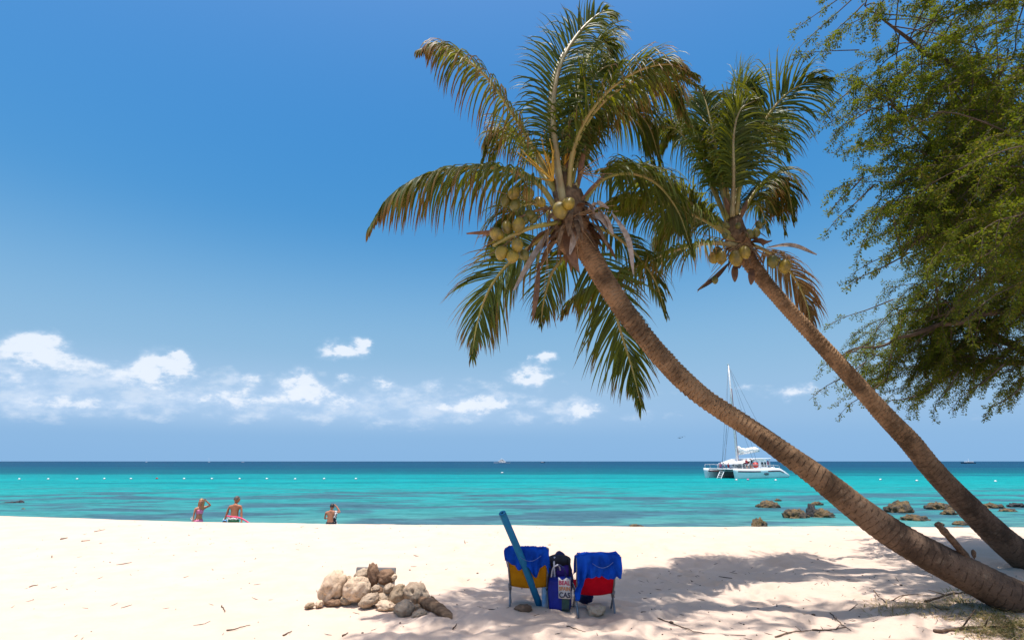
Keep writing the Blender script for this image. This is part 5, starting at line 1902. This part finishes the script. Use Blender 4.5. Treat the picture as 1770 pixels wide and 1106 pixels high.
# passengers on board: small standing and sitting figures
catM = Matrix.Translation(cat_o) @ Matrix.Rotation(TH, 4, 'Z')
sit = dict(knl=(-.12, .42, .90), anl=(-.12, .42, .50), tol=(-.12, .56, .46), knr=(.12, .42, .90), anr=(.12, .42, .50), tor=(.12, .56, .46))
for (x_, y_, z_, pose, shirt, hr_, rz_, lab) in [
        (3.9, -3.0, 1.62, {}, 'redf', 'hair_dark', 120, 'passenger in red standing by the catamaran awning'),
        (4.5, -3.3, 1.62, {}, 'whitef', 'hair_grey', 200, 'passenger in white nearest the catamaran mast'),
        (5.2, -3.0, 1.62, {}, 'blackf', 'hair_dark', 160, 'passenger in black just left of the red fender'),
        (2.0, -.6, .95, sit, 'redf', 'hair_blond', 190, 'passenger in red sitting on the bow net'),
        (2.3, .7, .95, sit, 'whitef', 'hair_dark', 210, 'passenger in white sitting on the bow net'),
        (2.9, 1.9, .95, sit, 'pink', 'hair_dark', 170, 'passenger in pink sitting on the bow net under the railing'),
        (11.6, -1.6, 1.35, sit, 'pink', 'hair_dark', 250, 'passenger in pink sitting on the stern locker'),
        (12.2, -1.2, 1.35, sit, 'blackf', 'hair_grey', 250, 'passenger in black sitting furthest aft on the catamaran')]:
    p_ = catM @ Vector((x_, y_, z_ if pose is not sit else z_))
    make_person(p_, TH + R(rz_), 1.72, dict(pose), 'skin_b', hr_, lab, .05, 0,
                [('shirt', shirt, lambda c: .98 < c.z < 1.45 and abs(c.x) < .24, .014), ('shorts', 'navy', lambda c: .6 < c.z <= .98 and abs(c.x) < .24, .014)], group='passengers on the catamaran', fingers=False, sub=1)


def motorboat(px, py, L, face, hullm, label, h0=1.6, cabin=(.28, .72), tiers=2, mast_h=2.2, name='motor_yacht'):
    p = on_water(px, py)
    b = empty(name, (p.x, p.y, WATER_Z), R(face))
    tag(b, label, 'boat', 'boats far out near the horizon')
    n = 14
    v, f = [], []
    for i in range(n + 1):
        t = i / n
        w = L * .13 * min(1, (1 - t) ** .5 * 1.4 + .02)
        top = h0 * (1 + .5 * t * t)
        for a, z in ((-w, top), (-w * .75, -.3), (w * .75, -.3), (w, top)):
            v.append((L * (t - .5) + (.25 * z * t), a, z))
    for i in range(n):
        for k in range(4):
            k2 = (k + 1) % 4
            f.append((i * 4 + k, i * 4 + k2, (i + 1) * 4 + k2, (i + 1) * 4 + k))
    f += [(3, 2, 1, 0), tuple(n * 4 + k for k in range(4))]
    mesh_obj('hull', v, f, MAT[hullm], b, local=True, smooth=False)
    z = h0
    x0, x1 = [L * (c - .5) for c in cabin]
    for k in range(tiers):
        hh = L * .085
        cab = mesh_obj('cabin', *box(((x0 + x1) / 2, 0, z + hh / 2), (x1 - x0, L * .2 * (1 - .2 * k), hh), None, .08), MAT['white'], b, local=True)
        for s in (-1, 1):
            mesh_obj('window', *box(((x0 + x1) / 2, s * (L * .1 * (1 - .2 * k) + .01), z + hh * .6), ((x1 - x0) * .85, .04, hh * .32)), MAT['glass'], cab, local=True)
        z += hh
        d = (x1 - x0) * .22
        x0, x1 = x0 + d, x1 - d
    mesh_obj('mast', *bar(((x0 + x1) / 2, 0, z - .1), ((x0 + x1) / 2, 0, z + mast_h), .14, 6), MAT['white'], b, local=True)
    return b


motorboat(868, 800.4, 25, 180, 'white', 'white motor yacht on the horizon left of the front palm', 1.5, (.3, .75), 2, 2)
motorboat(938, 799.6, 10, 0, 'navyhull', 'small dark hulled cabin boat on the horizon right of the white yacht', 1.0, (.15, .7), 1, .6, 'cabin_boat')
motorboat(1673, 800.6, 20, 180, 'navyhull', 'long dark hulled tour boat on the horizon right of the rear palm', 1.1, (.15, .68), 1, 3.5, 'tour_boat')
motorboat(420, 799.0, 9, 0, 'white', 'tiny white speck of a boat on the left horizon', .9, (.2, .7), 1, .3, 'cabin_boat')
for px_, lab in ((253, 'faint far sailboat mast on the horizon at left'), (361, 'faint far sailboat mast on the horizon above the swimmers')):
    p = on_water(px_, 798.2)
    b = empty('sailboat', (p.x, p.y, WATER_Z))
    tag(b, lab, 'sailboat', 'boats far out near the horizon')
    v_, f_ = blob((0, 0, .2), (5, 1.4, 1.0), 2, 0, 1, 0, None, lambda q, p_: Vector((q.x, q.y * (1 - .3 * abs(p_.x)), min(q.z, .6))))
    mesh_obj('hull', v_, f_, MAT['white'], b, local=True)
    mesh_obj('mast', *bar((0, 0, .5), (0, 0, 15), .18, 6), MAT['mast'], b, local=True)
    mesh_obj('boom', *bar((0, 0, 2), (4, 0, 2), .15, 6), MAT['mast'], b, local=True)

# buoys
MAT['buoy'] = M('white_float', (.80, .80, .78), (.7, .7, .66), 3, .4)
ordw = ['first', 'second', 'third', 'fourth', 'fifth', 'sixth', 'seventh', 'eighth', 'ninth', 'tenth', 'eleventh', 'twelfth']
BU = [(33, 827.6), (83, 827.5), (133, 827.4), (180, 827), (226, 827), (271, 826.4), (318, 827), (366, 827), (414, 827), (461, 827), (510, 827.4), (560, 827)]


def buoy(px, py, mat, label, w=.38):
    p = on_water(px, py + 1.2)
    b = empty('buoy', (p.x, p.y, WATER_Z))
    tag(b, label, 'buoy', 'floats of the swimming line')
    mesh_obj('float', *blob((0, 0, .10), (w * .5, w * .34, .14), 3, 0, 1, 0, None, lambda q, p_: Vector((q.x, q.y, q.z * (1 - .15 * abs(p_.x))))), MAT[mat], b, local=True)
    for s in (-1, 1):
        mesh_obj('eye_ring', *blob((s * w * .5, 0, .08), (.06, .04, .05), 2), MAT['wire'], b, local=True)
    return b


for i, (x_, y_) in enumerate(BU):
    if i == 5:
        buoy(x_, y_, 'redf', 'dark red float between white ones in the swimming line')
    else:
        buoy(x_, y_, 'buoy', 'white float, %s from the left edge in the swimming line' % ordw[i])
for (x_, y_, m_, lab) in [(615, 827, 'buoy', 'white float behind the boy, last of the left swimming line'), (868, 816, 'buoy', 'larger white mooring float below the white yacht'), (1273, 829, 'buoy', 'white float in front of the near bow of the catamaran'), (1293, 828.5, 'pink', 'pink float in front of the catamaran'), (1341, 829.5, 'buoy', 'white float below the stern of the catamaran'),
                          (1522, 828.5, 'buoy', 'white float midway between the two palm trunks'), (1585, 830.5, 'buoy', 'white float just left of the rear palm trunk'), (1721, 831.5, 'buoy', 'white float right of the rear palm trunk')]:
    buoy(x_, y_, m_, lab, .7 if y_ < 820 else .38)

# birds
MAT['bird'] = M('dark_feather', (.03, .03, .035), None, 5, .7)
for px_, py_, rz_, lab in ((1175, 757, 20, 'lower left of two small dark birds gliding over the sea'), (1179.5, 755, -25, 'upper right of two small dark birds gliding over the sea')):
    c = at(px_, py_, 130)
    b = empty('bird', c, R(rz_))
    tag(b, lab, 'bird', 'pair of birds over the sea')
    v_, f_ = blob((0, 0, 0), (.07, .30, .07), 3, 0, 1, 0, None, lambda q, p_: Vector((q.x * (1 - .5 * abs(p_.y)), q.y, q.z * (1 - .4 * abs(p_.y)))))
    hv_, hf_ = blob((0, .30, .03), (.045, .07, .045), 2)
    o_ = len(v_)
    v_, f_ = v_ + hv_, f_ + [tuple(x + o_ for x in q) for q in hf_]
    for s in (-1, 1):
        wv_ = [(s * .04, .10, .02), (s * .35, .14, .14), (s * .72, .0, .06), (s * .35, -.06, .13), (s * .04, -.10, .02)]
        o_ = len(v_)
        v_ = v_ + [Vector(p_) for p_ in wv_] + [Vector(p_) - Vector((0, 0, .02)) for p_ in wv_]
        f_ = f_ + [tuple(o_ + i for i in range(5)), tuple(o_ + 5 + i for i in range(4, -1, -1))] + [(o_ + i, o_ + (i + 1) % 5, o_ + 5 + (i + 1) % 5, o_ + 5 + i) for i in range(5)]
    mesh_obj('body', v_, f_, MAT['bird'], b, local=True)

# ------------------------------------------------------------------ twigs, litter, grass
rng = random.Random(77)


def twig(pts, r, label, upl=0.0):
    P_ = []
    for (x_, y_) in pts:
        p = setdown(x_, y_)
        P_.append(p + Vector((0, 0, r * .8)))
    if upl:
        P_[0].z += upl
    pth = spline(P_, 5 * len(P_))
    pth = [p + Vector((rng.gauss(0, r * .6), rng.gauss(0, r * .6), rng.gauss(0, r * .3))) for p in pth]
    mb = MB()
    mb.add(*tube(pth, [r * (1 - .6 * i / (len(pth) - 1)) for i in range(len(pth))], 6))
    if len(pth) > 12:
        for j in (len(pth) // 3, len(pth) * 2 // 3):
            d = Vector((rng.uniform(-1, 1), rng.uniform(-1, 1), .2)).normalized() * rng.uniform(6, 14) * r
            mb.add(*tube([pth[j], pth[j] + d * .5, pth[j] + d], [r * .5, r * .4, r * .2], 5))
    o = mb.build('twig', MAT['stick'], origin=P_[0])
    tag(o, label, 'twig', 'dead twigs on the sand')


twig([(1108, 1060), (1160, 1078), (1215, 1097), (1290, 1101)], .007, 'long thin dead twig on the sand below the red chair')
twig([(1510, 1024), (1532, 1042), (1552, 1060)], .008, 'straight stick poking up from the sand before the front trunk', .05)
twig([(1434, 1054), (1452, 1072), (1472, 1090)], .006, 'thin stick pointing down at the lower right sand')
twig([(1405, 1091), (1432, 1088), (1462, 1082)], .009, 'thick short twig in the right foreground sand')
twig([(1340, 1104), (1372, 1097), (1402, 1095)], .008, 'dark twig lying at the bottom edge right of the chairs')
twig([(1540, 1038), (1565, 1025), (1610, 1030)], .007, 'curved twig on the sand under the lower trunk')
twig([(1620, 1100), (1680, 1090), (1740, 1088)], .017, 'pale thick stick beside the grass tufts in the corner')
twig([(1600, 1045), (1650, 1034), (1700, 1030)], .014, 'dark root like stick along the front trunk base')
twig([(105, 932), (117, 929)], .012, 'short brown bark strip on the upper left sand')
twig([(140, 937), (156, 935)], .010, 'thin bark strip right of the short brown one')
twig([(163, 919), (182, 915)], .007, 'pale thin twig near the upper left crest')
twig([(50, 1015), (65, 1012)], .008, 'dark bent twig at the middle left')
twig([(383, 1048), (389, 1058)], .008, 'small dark twig in the middle of the left sand')
twig([(490, 1099), (503, 1092)], .009, 'short dark stick at the bottom left of the stone pile')
twig([(590, 1100), (602, 1095)], .008, 'short stick at the bottom below the stone pile')
twig([(980, 1085), (1015, 1092)], .006, 'thin twig on shaded sand in front of the tote bag')
twig([(825, 1048), (850, 1053), (880, 1055)], .006, 'thin dark twig left of the yellow chair leg')
twig([(783, 1086), (790, 1079)], .007, 'tiny forked twig below the driftwood log')
twig([(392, 1088), (432, 1080)], .007, 'pale long twig at the bottom of the left sand')

# scattered small litter: bits of bark, seeds and shell
mb = MB()
for i in range(820):
    x_ = rng.uniform(-9, 8)
    y_ = 5.6 + 8.4 * rng.random() ** 1.2
    if rng.random() < .35:
        x_ = rng.uniform(1.5, 7)
        y_ = rng.uniform(5.7, 9)
    z_ = real_z(x_, y_)
    s = rng.uniform(.004, .011) * (1.0 + (rng.random() < .07) * 1.3)
    if rng.random() < .55:
        a = rng.uniform(0, math.pi)
        d = Vector((math.cos(a), math.sin(a), rng.uniform(-.1, .25))) * s * rng.uniform(2, 6)
        p = Vector((x_, y_, z_ + s * .3))
        mb.add(*tube([p - d, p, p + d + Vector((0, 0, s * .3))], [s * .25, s * .35, s * .15], 4))
    else:
        V_, F_ = ico(1)
        mb.add([Vector((x_, y_, z_ + s * .3)) + Vector((v.x * s * rng.uniform(.7, 1.3), v.y * s * rng.uniform(.7, 1.3), v.z * s * .6)) for v in V_], F_)
lt = mb.build('beach_litter', MAT['debris'])
tag(lt, 'scattered dark seeds, bark and twig bits on the sand', 'litter', kind='stuff')

# dry and green grass by the front trunk
gvx, gfx, grn, gtp = [], [], [], []
clumps = [(1745, 1082, 60), (1700, 1066, 45), (1660, 1050, 40), (1620, 1046, 35), (1580, 1048, 30), (1545, 1052, 22), (1520, 1052, 14), (1690, 1100, 30), (1760, 1102, 40), (1640, 1062, 24), (1720, 1096, 30), (1600, 1058, 20), (1660, 1030, 25), (1740, 1060, 40), (1790, 1090, 60), (1830, 1100, 60)]
for (cx_, cy_, n_) in clumps:
    for i in range(int(n_ * 4.0)):
        p = on_ground(cx_ + rng.gauss(0, 18), cy_ + rng.gauss(0, 6))
        p.z = real_z(p.x, p.y) - .005
        L = rng.uniform(.06, .21)
        a = rng.uniform(0, 2 * math.pi)
        d = Vector((math.cos(a) * .6, math.sin(a) * .6, rng.uniform(.3, 1.1))).normalized()
        pts = [p.copy()]
        q = p.copy()
        for k in range(4):
            d = (d + Vector((math.cos(a) * .15, math.sin(a) * .15, -.22))).normalized()
            q = q + d * L / 4
            if q.z < p.z:
                q.z = p.z + .004
            pts.append(q.copy())
        rv, rf = tri_ribbon(pts, [.0035, .0035, .003, .002, .0004], Vector((-math.sin(a), math.cos(a), 0)), .3)
        o_ = len(gvx)
        gvx += rv
        gfx += [tuple(x + o_ for x in qq) for qq in rf]
        grn += [rng.random()] * len(rv)
        gtp += [1.0 if (cx_ < 1650 and rng.random() < .85) or rng.random() < .45 else rng.uniform(0, .4)] * len(rv)
gr = mesh_obj('beach_grass', gvx, gfx, MAT['grass'], attrs={'rnd': grn, 'tip': gtp})
tag(gr, 'sparse dry and green grass tufts by the front trunk base', 'grass', kind='stuff')
